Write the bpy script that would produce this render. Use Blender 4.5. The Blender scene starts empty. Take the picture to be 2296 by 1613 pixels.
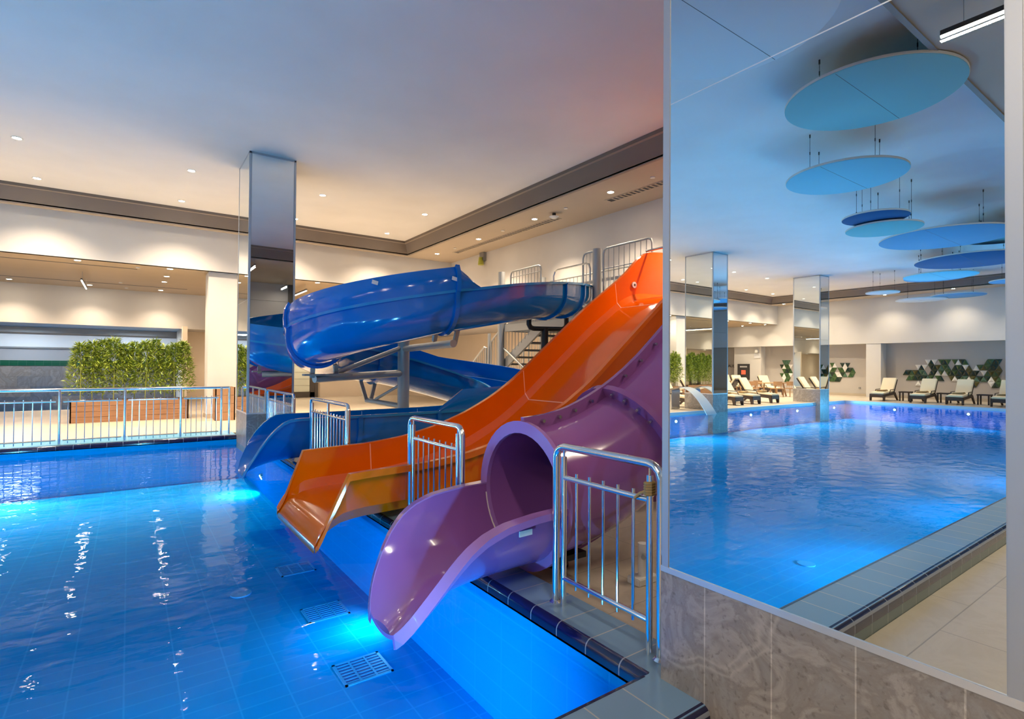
import bpy, math, random
from mathutils import Vector, Matrix
PI = math.pi
random.seed(7)
S = bpy.context.scene
COL = S.collection
# ---------------------------------------------------------------- camera
cam = bpy.data.objects.new('camera', bpy.data.cameras.new('camera'))
COL.objects.link(cam); S.camera = cam
cam.data.sensor_width = 36; cam.data.lens = 1202.05 / 2296 * 36
cam.data.clip_start = .02; cam.data.clip_end = 200
rt = Vector((.81349763, -.58152932, .00672738)); dn = Vector((.0122696, .00559648, -.99990906)); fw = Vector((.58143879, .8135062, .01168785))
cam.matrix_world = Matrix(((rt.x, -dn.x, -fw.x, 0), (rt.y, -dn.y, -fw.y, 0), (rt.z, -dn.z, -fw.z, 1.66), (0, 0, 0, 1)))
# ---------------------------------------------------------------- world, view, light bounces
W = bpy.data.worlds.new('world'); S.world = W; W.use_nodes = True
W.node_tree.nodes['Background'].inputs[0].default_value = (.02, .025, .035, 1)
W.node_tree.nodes['Background'].inputs[1].default_value = .3
S.view_settings.view_transform = 'Standard'; S.view_settings.look = 'None'
S.view_settings.exposure = 0.0; S.view_settings.gamma = 1.0; S.view_settings.use_curve_mapping = False
cy = S.cycles
cy.max_bounces = 8; cy.diffuse_bounces = 3; cy.use_adaptive_sampling = True; cy.adaptive_threshold = .02; cy.glossy_bounces = 5; cy.transmission_bounces = 4; cy.transparent_max_bounces = 12
cy.caustics_reflective = False; cy.caustics_refractive = False
cy.sample_clamp_indirect = 6.0; cy.use_denoising = True; cy.use_light_tree = True
DOWN_W = 960.0      # tray downlight power
LOW_W = 220.0
POOL_W = 92.0
WARM = (1.0, .80, .58)
POOLC = (.20, .66, 1.0)
# ---------------------------------------------------------------- helpers
def tag(o, label=None, cat=None, group=None, kind=None):
    if label: o['label'] = label
    if cat: o['category'] = cat
    if group: o['group'] = group
    if kind: o['kind'] = kind
    return o
def empty(name, loc=(0, 0, 0), label=None, cat=None, group=None, rz=0):
    o = bpy.data.objects.new(name, None); COL.objects.link(o)
    o.location = loc; o.rotation_euler = (0, 0, rz); o.empty_display_size = .1
    return tag(o, label, cat, group)
class MB:
    def __init__(s): s.v = []; s.f = []; s.smooth = False
    def add(s, vs, fs):
        b = len(s.v); s.v += [tuple(v) for v in vs]; s.f += [tuple(b + i for i in f) for f in fs]; return s
    def box(s, x0, x1, y0, y1, z0, z1):
        v = [(x, y, z) for z in (z0, z1) for y in (y0, y1) for x in (x0, x1)]
        return s.add(v, [(0, 2, 3, 1), (4, 5, 7, 6), (0, 1, 5, 4), (2, 6, 7, 3), (0, 4, 6, 2), (1, 3, 7, 5)])
    def obox(s, c, ax, ay, az, hx, hy, hz):
        c = Vector(c); ax, ay, az = (Vector(a).normalized() for a in (ax, ay, az))
        v = [c + ax * (hx * i) + ay * (hy * j) + az * (hz * k) for k in (-1, 1) for j in (-1, 1) for i in (-1, 1)]
        return s.add(v, [(0, 2, 3, 1), (4, 5, 7, 6), (0, 1, 5, 4), (2, 6, 7, 3), (0, 4, 6, 2), (1, 3, 7, 5)])
    def beam(s, a, b, w, h, up=(0, 0, 1)):
        a = Vector(a); b = Vector(b); t = (b - a).normalized(); sd = t.cross(Vector(up)).normalized(); n = sd.cross(t)
        return s.obox((a + b) / 2, t, sd, n, (b - a).length / 2, w / 2, h / 2)
    def rect(s, p, q, r, u): return s.add([p, q, r, u], [(0, 1, 2, 3)])
    def tube(s, pts, r, n=12, cap=True):
        s.smooth = True
        pts = [Vector(p) for p in pts]; k = len(pts); rings = []; ref = None
        rr = r if isinstance(r, (list, tuple)) else [r] * k
        for i, p in enumerate(pts):
            t = (pts[min(i + 1, k - 1)] - pts[max(i - 1, 0)]).normalized()
            if ref is None: ref = t.orthogonal().normalized()
            ref = (ref - t * ref.dot(t)).normalized(); bn = t.cross(ref)
            m = 1.0
            if 0 < i < k - 1:
                c = (pts[i + 1] - p).normalized().dot((p - pts[i - 1]).normalized()); m = 1 / max(.5, math.sqrt(max(.01, (1 + c) / 2)))
            rings.append([p + (ref * math.cos(2 * PI * j / n) + bn * math.sin(2 * PI * j / n)) * rr[i] * m for j in range(n)])
        vs = [v for ring in rings for v in ring]; fs = []
        for i in range(k - 1):
            for j in range(n):
                a = i * n + j; b = i * n + (j + 1) % n
                fs.append((a, b, b + n, a + n))
        if cap: fs.append(tuple(range(n - 1, -1, -1))); fs.append(tuple(range((k - 1) * n, k * n)))
        return s.add(vs, fs)
    def disc(s, c, r, h, n=32, r2=None):
        c = Vector(c); r2 = r if r2 is None else r2; s.smooth = True
        vs = [c + Vector((r * math.cos(2 * PI * i / n), r * math.sin(2 * PI * i / n), 0)) for i in range(n)]
        vs += [c + Vector((r2 * math.cos(2 * PI * i / n), r2 * math.sin(2 * PI * i / n), h)) for i in range(n)]
        fs = [(i, (i + 1) % n, n + (i + 1) % n, n + i) for i in range(n)] + [tuple(range(n - 1, -1, -1)), tuple(range(n, 2 * n))]
        return s.add(vs, fs)
    def loft(s, rings, closed=True, caps=True):
        s.smooth = True; n = len(rings[0]); k = len(rings); vs = [v for r in rings for v in r]; fs = []
        for i in range(k - 1):
            for j in range(n if closed else n - 1):
                a = i * n + j; b = i * n + (j + 1) % n; fs.append((a, b, b + n, a + n))
        if caps and closed: fs.append(tuple(range(n - 1, -1, -1))); fs.append(tuple(range((k - 1) * n, k * n)))
        return s.add(vs, fs)
    def build(s, name, mat, parent=None, label=None, cat=None, group=None, kind=None, bevel=0, ang=35, flip=False):
        me = bpy.data.meshes.new(name); me.from_pydata(s.v, [], s.f)
        me.materials.append(mat if not isinstance(mat, str) else M[mat])
        import bmesh
        bm = bmesh.new(); bm.from_mesh(me)
        bmesh.ops.recalc_face_normals(bm, faces=bm.faces)
        if bevel:
            es = [e for e in bm.edges if len(e.link_faces) == 2 and e.calc_face_angle(0) > .6]
            bmesh.ops.bevel(bm, geom=es, offset=bevel, segments=2, affect='EDGES', clamp_overlap=True)
        bm.to_mesh(me); bm.free()
        if s.smooth or bevel:
            me.shade_smooth(); me.set_sharp_from_angle(angle=math.radians(ang))
        o = bpy.data.objects.new(name, me); COL.objects.link(o)
        if parent: o.parent = parent
        return tag(o, label, cat, group, kind)
def copy_tree(o, parent=None):
    c = o.copy(); COL.objects.link(c)
    if parent: c.parent = parent
    for ch in list(o.children): copy_tree(ch, c)
    return c
# ---------------------------------------------------------------- materials
M = {}
def pbr(name, col, rough=.5, metal=0, spec=.5, coat=0, emit=None, es=0, alpha=1):
    m = bpy.data.materials.new(name); m.use_nodes = True; b = m.node_tree.nodes['Principled BSDF']
    b.inputs['Base Color'].default_value = (*col, 1); b.inputs['Roughness'].default_value = rough
    b.inputs['Metallic'].default_value = metal; b.inputs['Specular IOR Level'].default_value = spec
    b.inputs['Coat Weight'].default_value = coat; b.inputs['Coat Roughness'].default_value = .05
    if emit: b.inputs['Emission Color'].default_value = (*emit, 1); b.inputs['Emission Strength'].default_value = es
    M[name] = m; return m
def nd(m, t, **k):
    n = m.node_tree.nodes.new(t)
    for a, v in k.items():
        if hasattr(n, a) and not a[0].isupper(): setattr(n, a, v)
    return n
def lk(m, a, b): m.node_tree.links.new(a, b)
def coords(m, plane='XY', rot=0):
    """object space coordinates with the two wanted axes first"""
    tc = nd(m, 'ShaderNodeTexCoord'); sp = nd(m, 'ShaderNodeSeparateXYZ'); cb = nd(m, 'ShaderNodeCombineXYZ')
    lk(m, tc.outputs['Object'], sp.inputs[0])
    lk(m, sp.outputs[plane[0]], cb.inputs[0]); lk(m, sp.outputs[plane[1]], cb.inputs[1])
    return cb.outputs[0], tc.outputs['Object']
def ramp(m, fac, stops):
    r = nd(m, 'ShaderNodeValToRGB'); lk(m, fac, r.inputs[0])
    e = r.color_ramp.elements
    while len(e) < len(stops): e.new(.5)
    for i, (p, c) in enumerate(stops): e[i].position = p; e[i].color = (*c, 1)
    return r.outputs[0]
def mixc(m, fac, a, b, mode='MIX'):
    x = nd(m, 'ShaderNodeMix'); x.data_type = 'RGBA'; x.blend_type = mode
    for s_, v in ((0, fac), (6, a), (7, b)):
        if hasattr(v, 'is_linked'): lk(m, v, x.inputs[s_])
        elif s_ == 0: x.inputs[0].default_value = v
        else: x.inputs[s_].default_value = (*v, 1)
    return x.outputs[2]
def tiled(name, plane, bw, bh, c1, c2, mortar, ms=.004, rough=.3, off=0.0, noise=None, nscale=3, coat=0, bump=.15, shift=(0, 0, 0), ramps=None):
    m = pbr(name, c1, rough, coat=coat); b = m.node_tree.nodes['Principled BSDF']
    uv, ob = coords(m, plane); mp = nd(m, 'ShaderNodeMapping'); lk(m, uv, mp.inputs[0]); mp.inputs['Location'].default_value = shift
    br = nd(m, 'ShaderNodeTexBrick'); lk(m, mp.outputs[0], br.inputs['Vector'])
    br.offset = off; br.squash = 1.0
    br.inputs['Color1'].default_value = (*c1, 1); br.inputs['Color2'].default_value = (*c2, 1); br.inputs['Mortar'].default_value = (*mortar, 1)
    br.inputs['Scale'].default_value = 1; br.inputs['Mortar Size'].default_value = ms; br.inputs['Mortar Smooth'].default_value = .1
    br.inputs['Brick Width'].default_value = bw; br.inputs['Row Height'].default_value = bh; br.inputs['Bias'].default_value = 0
    col = br.outputs['Color']
    if ramps:
        n = nd(m, 'ShaderNodeTexNoise'); lk(m, ob, n.inputs['Vector']); n.inputs['Scale'].default_value = nscale; n.inputs['Detail'].default_value = 8; n.inputs['Roughness'].default_value = .62; n.inputs['Distortion'].default_value = 1.6
        col = mixc(m, 1.0, col, ramp(m, n.outputs[0], ramps), 'MULTIPLY')
    lk(m, col, b.inputs['Base Color'])
    bp = nd(m, 'ShaderNodeBump'); bp.invert = True; bp.inputs['Strength'].default_value = bump; bp.inputs['Distance'].default_value = .004
    lk(m, br.outputs['Fac'], bp.inputs['Height']); lk(m, bp.outputs[0], b.inputs['Normal'])
    return m
def plaster(name, col, rough=.85, var=.04):
    m = pbr(name, col, rough, spec=.2); b = m.node_tree.nodes['Principled BSDF']
    _, ob = coords(m); n = nd(m, 'ShaderNodeTexNoise'); lk(m, ob, n.inputs['Vector']); n.inputs['Scale'].default_value = .7; n.inputs['Detail'].default_value = 4
    lk(m, ramp(m, n.outputs[0], [(.3, tuple(c * (1 - var) for c in col)), (.7, tuple(min(1, c * (1 + var)) for c in col))]), b.inputs['Base Color'])
    return m
plaster('ceiling_white', (.80, .79, .78))
plaster('wall_white', (.66, .63, .60))
plaster('soffit_beige', (.50, .42, .33))
plaster('low_ceiling', (.46, .36, .25))
plaster('crown_brown', (.20, .165, .14), .5)
plaster('crown_lip', (.30, .25, .21), .5)
plaster('cream_wall', (.84, .72, .58))
plaster('grey_wall', (.52, .50, .50))
plaster('recess_wall', (.50, .46, .43))
FL = [(.25, (.80, .76, .70)), (.45, (1, .97, .92)), (.6, (.92, .88, .80)), (.8, (1, 1, 1))]
tiled('beige_floor', 'XY', 1.2, .6, (.60, .53, .45), (.56, .50, .42), (.36, .32, .28), .004, .28, .5, ramps=FL, nscale=2.2)
STN = [(.25, (.55, .53, .52)), (.40, (.95, .95, .95)), (.5, (.78, .73, .69)), (.58, (1.12, 1.08, 1.04)), (.78, (.66, .60, .56))]
def stone(name, plane, base, sx):
    m = tiled(name, plane, .305, 3.0, base, tuple(c * .93 for c in base), (.62, .58, .54), .003, .38, 0, ramps=STN, nscale=3.2, shift=(sx, 0, 0), bump=.1)
    # thin pale veins
    nt = m.node_tree; b = nt.nodes['Principled BSDF']; src = b.inputs['Base Color'].links[0].from_socket
    _, ob = coords(m); w = nd(m, 'ShaderNodeTexWave'); w.wave_type = 'BANDS'; w.bands_direction = 'DIAGONAL'
    lk(m, ob, w.inputs['Vector']); w.inputs['Scale'].default_value = .55; w.inputs['Distortion'].default_value = 9; w.inputs['Detail'].default_value = 5; w.inputs['Detail Scale'].default_value = 1.4
    f = ramp(m, w.outputs['Fac'], [(.0, (0, 0, 0)), (.95, (0, 0, 0)), (.985, (.4, .4, .4)), (1.0, (0, 0, 0))])
    lk(m, mixc(m, f, src, (.62, .55, .50)), b.inputs['Base Color'])
    sn = nd(m, 'ShaderNodeTexNoise'); lk(m, ob, sn.inputs['Vector']); sn.inputs['Scale'].default_value = 38; sn.inputs['Detail'].default_value = 3
    f2 = ramp(m, sn.outputs[0], [(.30, (.35, .33, .32)), (.42, (1, 1, 1))])
    src = b.inputs['Base Color'].links[0].from_socket
    lk(m, mixc(m, .5, src, mixc(m, 1.0, src, f2, 'MULTIPLY')), b.inputs['Base Color'])
    return m
stone('plinth_stone', 'YZ', (.38, .35, .33), .165)
stone('plinth_stone_x', 'XZ', (.38, .35, .33), .1)
tiled('slate_wall', 'XZ', 1.0, .38, (.36, .30, .26), (.17, .19, .23), (.22, .2, .19), .004, .5, .37, ramps=STN, nscale=2.0)
tiled('green_tile', 'XZ', .24, .24, (.01, .10, .055), (.015, .12, .06), (.06, .16, .11), .005, .15)
tiled('pool_floor', 'XY', .33, .165, (.0, .34, .80), (.0, .35, .82), (.01, .42, .88), .006, .5, 0, bump=0)
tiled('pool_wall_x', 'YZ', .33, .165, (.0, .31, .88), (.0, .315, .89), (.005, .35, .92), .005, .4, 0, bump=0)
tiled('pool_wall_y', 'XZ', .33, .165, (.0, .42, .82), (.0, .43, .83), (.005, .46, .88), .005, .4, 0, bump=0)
tiled('coping_y', 'XY', 3.0, .245, (.185, .315, .46), (.20, .335, .48), (.44, .46, .46), .004, .22, 0, shift=(.2, .045, 0), coat=.2)
tiled('coping_x', 'XY', .245, 3.0, (.185, .315, .46), (.20, .335, .48), (.44, .46, .46), .004, .22, 0, shift=(.07, .5, 0), coat=.2)
tiled('riser_tile', 'XZ', .245, .3, (.16, .21, .20), (.17, .22, .215), (.36, .37, .35), .004, .3, 0, shift=(.07, .1, 0))
tiled('far_coping', 'XY', .245, 3.0, (.10, .34, .55), (.12, .36, .58), (.3, .45, .55), .004, .3, 0)
tiled('navy_nose', 'XY', .245, .245, (.004, .006, .05), (.004, .006, .055), (.25, .27, .32), .004, .1, 0, coat=.6, bump=0, shift=(.07, .045, 0))
for k_ in ('pool_floor', 'pool_wall_x', 'pool_wall_y'): M[k_].node_tree.nodes['Principled BSDF'].inputs['Specular IOR Level'].default_value = 0
pbr('navy', (.004, .006, .045), .15, coat=.5)
pbr('dark_gap', (.02, .02, .022), .6)
pbr('white_edge', (.72, .68, .62), .4)
pbr('mirror', (.86, .91, .91), .0, 1.0)
pbr('alu', (.52, .54, .58), .42, .6)
pbr('alu_bright', (.80, .80, .82), .3, .6)
pbr('chrome', (.86, .87, .88), .12, 1.0)
pbr('steel', (.62, .63, .64), .22, 1.0)
pbr('galv', (.42, .43, .43), .48, .55)
pbr('galv_dark', (.30, .30, .30), .5, .5)
pbr('black_plastic', (.01, .01, .012), .35)
pbr('dark_rattan', (.055, .035, .028), .6)
pbr('cushion', (.80, .68, .47), .9)
pbr('towel', (.42, .27, .12), .95)
pbr('tan_wood', (.38, .22, .11), .6)
pbr('white_paint', (.78, .76, .72), .6)
pbr('white_label', (.75, .75, .78), .4)
pbr('lamp', (1, 1, 1), .5, emit=(1.0, .86, .66), es=200)
pbr('strip_lamp', (1, 1, 1), .5, emit=(1.0, .93, .84), es=9)
pbr('pool_lamp', (1, 1, 1), .5, emit=(.55, .86, 1.0), es=9)
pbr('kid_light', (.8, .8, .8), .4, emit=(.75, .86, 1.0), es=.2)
pbr('dark_grey', (.05, .045, .045), .4)
pbr('dark_brown', (.10, .085, .075), .6)  # dark brown of door frame, slot diffusers, wall strips and column cores
pbr('frosted', (.78, .80, .66), .5)
pbr('yellow_green', (.45, .45, .05), .4)
pbr('orange_lamp', (.8, .1, .05), .5, emit=(1, .12, .05), es=.9)
pbr('pink', (.75, .2, .25), .8)
pbr('rope', (.40, .26, .10), .9)
pbr('soil', (.04, .025, .015), .95)
def gel(name, col, rough=.12, var=.06):
    m = pbr(name, col, rough, coat=.38); b = m.node_tree.nodes['Principled BSDF']; _, ob = coords(m)
    n = nd(m, 'ShaderNodeTexNoise'); lk(m, ob, n.inputs['Vector']); n.inputs['Scale'].default_value = 1.6; n.inputs['Detail'].default_value = 3
    lk(m, ramp(m, n.outputs[0], [(.3, tuple(c * (1 - var) for c in col)), (.7, tuple(min(1, c * (1 + var)) for c in col))]), b.inputs['Base Color'])
    bp = nd(m, 'ShaderNodeBump'); bp.inputs['Strength'].default_value = .12; bp.inputs['Distance'].default_value = .01
    lk(m, n.outputs[0], bp.inputs['Height']); lk(m, bp.outputs[0], b.inputs['Coat Normal'])
    return m
gel('orange', (.80, .115, .0))
gel('orange_rim', (.88, .15, .005))
gel('purple', (.29, .10, .34))
gel('purple_light', (.38, .17, .48))
gel('blue_gel', (.0, .15, .55))
gel('blue_rim', (.01, .24, .58))
pbr('orange_line', (1.0, .42, .25), .4)
pbr('blue_line', (.30, .52, .80), .4)
pbr('cream_line', (.80, .66, .62), .4)
def wood(name, c1, c2, plane='XZ'):
    m = pbr(name, c1, .55); b = m.node_tree.nodes['Principled BSDF']; uv, ob = coords(m, plane)
    mp = nd(m, 'ShaderNodeMapping'); lk(m, uv, mp.inputs[0]); mp.inputs['Scale'].default_value = (1.5, 30, 1)
    n = nd(m, 'ShaderNodeTexNoise'); lk(m, mp.outputs[0], n.inputs['Vector']); n.inputs['Scale'].default_value = 1.5; n.inputs['Detail'].default_value = 6
    lk(m, ramp(m, n.outputs[0], [(.3, c2), (.7, c1)]), b.inputs['Base Color']); return m
wood('planter_wood', (.36, .19, .10), (.24, .12, .06))
wood('planter_wood2', (.42, .24, .13), (.30, .16, .08), 'ZX')
def leafy():
    m = pbr('leaf', (.16, .27, .03), .5); b = m.node_tree.nodes['Principled BSDF']; _, ob = coords(m)
    n = nd(m, 'ShaderNodeTexNoise'); lk(m, ob, n.inputs['Vector']); n.inputs['Scale'].default_value = 9
    lk(m, ramp(m, n.outputs[0], [(.3, (.06, .12, .008)), (.5, (.19, .27, .02)), (.72, (.38, .44, .05))]), b.inputs['Base Color'])
leafy(); pbr('stem', (.45, .46, .12), .5)
def water():
    m = bpy.data.materials.new('water'); m.use_nodes = True; nt = m.node_tree; nt.nodes.clear()
    o = nd(m, 'ShaderNodeOutputMaterial'); mx = nd(m, 'ShaderNodeMixShader'); tr = nd(m, 'ShaderNodeBsdfTransparent'); gl = nd(m, 'ShaderNodeBsdfGlossy'); fr = nd(m, 'ShaderNodeFresnel')
    tr.inputs[0].default_value = (.72, .95, 1.0, 1); gl.inputs['Roughness'].default_value = .015; gl.inputs[0].default_value = (.95, .97, 1, 1); fr.inputs[0].default_value = 1.33
    tc = nd(m, 'ShaderNodeTexCoord'); n1 = nd(m, 'ShaderNodeTexNoise'); n2 = nd(m, 'ShaderNodeTexNoise'); mp = nd(m, 'ShaderNodeMapping')
    lk(m, tc.outputs['Object'], mp.inputs[0]); mp.inputs['Rotation'].default_value = (0, 0, .5); mp.inputs['Scale'].default_value = (1, 1.5, 1)
    for n, s_, d in ((n1, 3.0, 1), (n2, 9, 2)): lk(m, mp.outputs[0], n.inputs['Vector']); n.inputs['Scale'].default_value = s_; n.inputs['Detail'].default_value = d; n.inputs['Distortion'].default_value = .4
    ml = nd(m, 'ShaderNodeMath'); ml.operation = 'MULTIPLY_ADD'; lk(m, n2.outputs[0], ml.inputs[0]); ml.inputs[1].default_value = .16; lk(m, n1.outputs[0], ml.inputs[2])
    bp = nd(m, 'ShaderNodeBump'); bp.inputs['Strength'].default_value = 1.0; bp.inputs['Distance'].default_value = .0068; lk(m, ml.outputs[0], bp.inputs['Height'])
    lk(m, bp.outputs[0], gl.inputs['Normal']); lk(m, bp.outputs[0], fr.inputs['Normal'])
    pw = nd(m, 'ShaderNodeMath'); pw.operation = 'POWER'; pw.inputs[1].default_value = 1.5; lk(m, fr.outputs[0], pw.inputs[0]); lk(m, pw.outputs[0], mx.inputs[0]); lk(m, tr.outputs[0], mx.inputs[1]); lk(m, gl.outputs[0], mx.inputs[2]); lk(m, mx.outputs[0], o.inputs[0])
    M['water'] = m
water()
def sheet():
    m = bpy.data.materials.new('falling_water'); m.use_nodes = True; nt = m.node_tree; nt.nodes.clear()
    o = nd(m, 'ShaderNodeOutputMaterial'); mx = nd(m, 'ShaderNodeMixShader'); tr = nd(m, 'ShaderNodeBsdfTransparent'); df = nd(m, 'ShaderNodeBsdfPrincipled')
    df.inputs['Base Color'].default_value = (.75, .82, .86, 1); df.inputs['Roughness'].default_value = .2; mx.inputs[0].default_value = .62
    lk(m, tr.outputs[0], mx.inputs[1]); lk(m, df.outputs[0], mx.inputs[2]); lk(m, mx.outputs[0], o.inputs[0]); M['falling_water'] = m
sheet()
# ================================================================ SETTING
WZ, CZ, FZ = .02, .16, .10       # water, coping, far deck
CEIL, SOF, LOWC = 5.83, 5.42, 4.29
PX0, PX1, PY0, PY1 = -23.8, 2.05, 1.75, 12.6
PB = -.74
XW, YW = 9.6, 17.3               # upper walls right and far
XL = -28.2
NY = -3.9
def struct(name, mb, mat, **k): return mb.build(name, mat, kind='structure', **k)
# floors
struct('floor', MB().box(XL - 1.5, 2.1, NY, 1.42, -.2, 0).box(2.1, 13, NY, 1.42, -.2, 0), 'beige_floor')
struct('floor_slide_side', MB().box(2.40, 13, 1.42, 26.5, -.2, FZ).box(XL - 1.5, 2.40, 13.6, 22.9, -.2, FZ).box(1.75, 2.40, 22.9, 26.5, -.2, FZ).box(XL - 1.5, PX0 - .12, 1.42, 13.6, -.2, FZ).box(PX0 - .12, -8.5, 11.78, 13.6, -.2, FZ).box(2.0, 2.4, 12.75, 13.6, -.2, FZ), 'beige_floor')
struct('trim_1', MB().box(PX0 - .12, PX0 + .008, 1.76, 11.78, -.01, FZ + .004).box(PX0, -8.56, 11.652, 11.78, -.01, FZ + .004), 'white_edge')
# copings
struct('trim_2', MB().box(PX0, 2.1, 1.445, 1.75, -.2, CZ), 'coping_x')
struct('trim_3', MB().box(2.09, 2.378, 1.75, 11.47, -.2, CZ).box(2.1, 2.378, 1.69, 1.75, -.2, CZ), 'coping_y')
struct('trim_4', MB().box(2.378, 2.402, 1.69, 12.7, -.2, FZ - .03), 'dark_gap')
nose = MB()
r = .04
def quarter(mb, a, b, out, z, r=.045, drop=.0):
    """rounded nosing running from a to b, bulging towards out"""
    a = Vector(a); b = Vector(b); out = Vector(out); rings = []
    for p in (a, b):
        rings.append([p - out * r + Vector((0, 0, z - .09 - p.z))] + [p + out * (-r + r * math.sin(t * PI / 12)) + Vector((0, 0, z - r + r * math.cos(t * PI / 12) - p.z)) for t in range(0, 7)][::-1][::-1] + [p + Vector((0, 0, z - .09 - p.z))])
    mb.loft(rings)
quarter(nose, (PX0, 1.42, 0), (2.1, 1.42, 0), (0, -1, 0), CZ + .002)
struct('trim_5', nose, 'navy_nose')
nose2 = MB(); quarter(nose2, (PX1, 1.755, 0), (PX1, 11.47, 0), (-1, 0, 0), CZ + .002, .045)
quarter(nose2, (-8.5, PY1, 0), (1.87, PY1, 0), (0, -1, 0), CZ + .002, .045)
struct('trim_6', nose2, 'navy_nose')
struct('trim_7', MB().box(PX0, 2.05, 1.742, 1.756, CZ - .06, CZ + .002), 'navy')
struct('trim_8', MB().box(PX0, 2.1, 1.422, 1.46, -.2, CZ - .085), 'riser_tile')
struct('trim_9', MB().box(-8.5, 1.87, PY1 + .04, 13.62, -.2, CZ), 'far_coping')
# pool basin
struct('floor_pool', MB().box(PX0 - .2, 2.25, 1.55, 12.8, PB - .1, PB), 'pool_floor')
struct('wall_pool_near', MB().box(PX0, PX1, PY0 - .1, PY0 - .001, PB, CZ - .07), 'pool_wall_y')
struct('wall_pool_slide_side', MB().box(PX1, PX1 + .05, PY0, 12.7, PB, CZ - .075), 'pool_wall_x')
struct('wall_pool_far', MB().box(-8.5, PX1, PY1, PY1 + .04, PB, CZ - .075).box(PX0, -8.5, 11.66, 11.75, PB, FZ - .03).box(-8.55, -8.5, 11.66, 12.7, PB, FZ), 'pool_wall_y')
struct('wall_pool_end', MB().box(PX0 - .1, PX0, PY0, 11.655, PB, FZ - .03), 'pool_wall_x')
wt = MB(); wt.add([(PX0, PY0, WZ), (PX1, PY0, WZ), (PX1, PY1, WZ), (-8.5, PY1, WZ), (-8.5, 11.655, WZ), (PX0, 11.655, WZ)], [(0, 1, 2, 3, 4, 5)])
wo = wt.build('pool_water', 'water'); tag(wo, 'clear blue water filling the main pool under the slides', 'water', kind='stuff')
# ceilings
tx0, tx1, ty0, ty1 = -26.65, 7.5, 2.45, 16.75
struct('ceiling', MB().box(tx0 - .3, tx1 + .3, ty0 - .3, ty1 + .3, CEIL, CEIL + .12), 'ceiling_white')
cr = MB(); cl = MB()
def frame_ring(mb, e0, z0, e1, z1):
    c0 = [(tx0 - e0, ty0 - e0, z0), (tx1 + e0, ty0 - e0, z0), (tx1 + e0, ty1 + e0, z0), (tx0 - e0, ty1 + e0, z0)]
    c1 = [(tx0 - e1, ty0 - e1, z1), (tx1 + e1, ty0 - e1, z1), (tx1 + e1, ty1 + e1, z1), (tx0 - e1, ty1 + e1, z1)]
    for i in range(4): j = (i + 1) % 4; mb.rect(c0[i], c0[j], c1[j], c1[i])
frame_ring(cr, 0, CEIL, 0, CEIL - .07); frame_ring(cl, 0, CEIL - .07, .05, CEIL - .085)
frame_ring(cr, .05, CEIL - .085, .20, SOF + .03); frame_ring(cl, .20, SOF + .03, .20, SOF - .02); frame_ring(cl, .20, SOF - .02, .26, SOF - .02)
struct('trim_10', cr, 'crown_brown'); struct('trim_11', cl, 'crown_lip')
e = .2
sf = MB().box(tx1 + e, XW + .3, NY, YW + .2, SOF, SOF + .1).box(XL - .3, tx0 - e, NY, YW + .2, SOF, SOF + .1).box(tx0 - e, tx1 + e, NY, ty0 - e, SOF, SOF + .1).box(tx0 - e, tx1 + e, ty1 + e, YW + .2, SOF, SOF + .1)
struct('ceiling_soffit', sf, 'soffit_beige')
struct('ceiling_low', MB().box(XL - .6, 13, YW + .001, 24.0, LOWC, LOWC + .1), 'low_ceiling')
struct('ceiling_recess', MB().box(XL - 1, 13, 23.9, 27.6, 3.0, 3.1).box(XW + .12, 12.2, NY, 24, 2.985, 3.08).box(XL - .75, XL - .15, NY, 24, 2.985, 3.08), 'grey_wall')
# walls
struct('wall_far_upper', MB().box(XL, XW + .2, YW, YW + .15, LOWC, SOF + .05), 'wall_white')
struct('wall_right_upper', MB().box(XW, XW + .12, NY, YW + .15, 2.98, SOF + .05), 'wall_white')
struct('wall_right_lower', MB().box(12.0, 12.1, NY, 26.4, 0, 4.4), 'cream_wall')
struct('wall_far_bulkhead', MB().box(XL - .6, 13, 23.8, 23.95, 2.98, LOWC + .02), 'wall_white')
struct('wall_far_lower', MB().box(1.75, 13, 26.3, 26.45, 0, 3.05).box(1.62, 1.78, 23.4, 26.4, 0, 3.05), 'cream_wall')
struct('wall_left_upper', MB().box(XL - .15, XL, NY, 23.9, 2.98, SOF + .05), 'wall_white')
struct('wall_left_lower', MB().box(XL - .85, XL - .75, NY, 24, 0, 3.05), 'recess_wall')
struct('wall_left_pilaster', MB().box(XL - .8, XL - .02, 11.75, 12.45, 0, 3.0), 'wall_white')
struct('wall_left_block', MB().box(XL - .8, XL - .25, 18.5, 20.35, 0, 2.98), 'wall_white')
struct('baseboard_left', MB().box(XL - .76, XL - .72, NY, 24, FZ, FZ + .14), 'soffit_beige')
struct('wall_near', MB().box(XL, XW, NY - .1, NY, 0, SOF + .05), 'grey_wall')
struct('trim_12', MB().box(6.1, 6.35, NY, NY + .12, 0, SOF).box(XL, XW, NY, NY + .1, 2.9, 2.98), 'dark_brown')
struct('wall_kids_back', MB().box(XL, 1.7, 27.0, 27.1, 1.74, 3.05), 'grey_wall')
struct('wall_kids_slate', MB().box(XL, 1.7, 26.98, 27.1, -.2, 1.54), 'slate_wall')
struct('trim_13', MB().box(XL, 1.7, 26.96, 27.1, 1.54, 1.74), 'green_tile')
# doors
d = struct('door_1', MB().box(6.05, 6.2, 26.16, 26.3, FZ, 2.35).box(7.2, 7.35, 26.16, 26.3, FZ, 2.35).box(6.05, 7.35, 26.16, 26.3, 2.2, 2.35).box(6.2, 7.2, 26.18, 26.3, FZ, .35).box(6.98, 7.2, 26.18, 26.3, FZ, 2.3), 'dark_brown')
for k in range(6): MB().box(6.22, 6.97, 26.2, 26.24, .37 + k * .305, .665 + k * .305).build('door_glass', 'frosted', d)
print('setting done')
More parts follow.
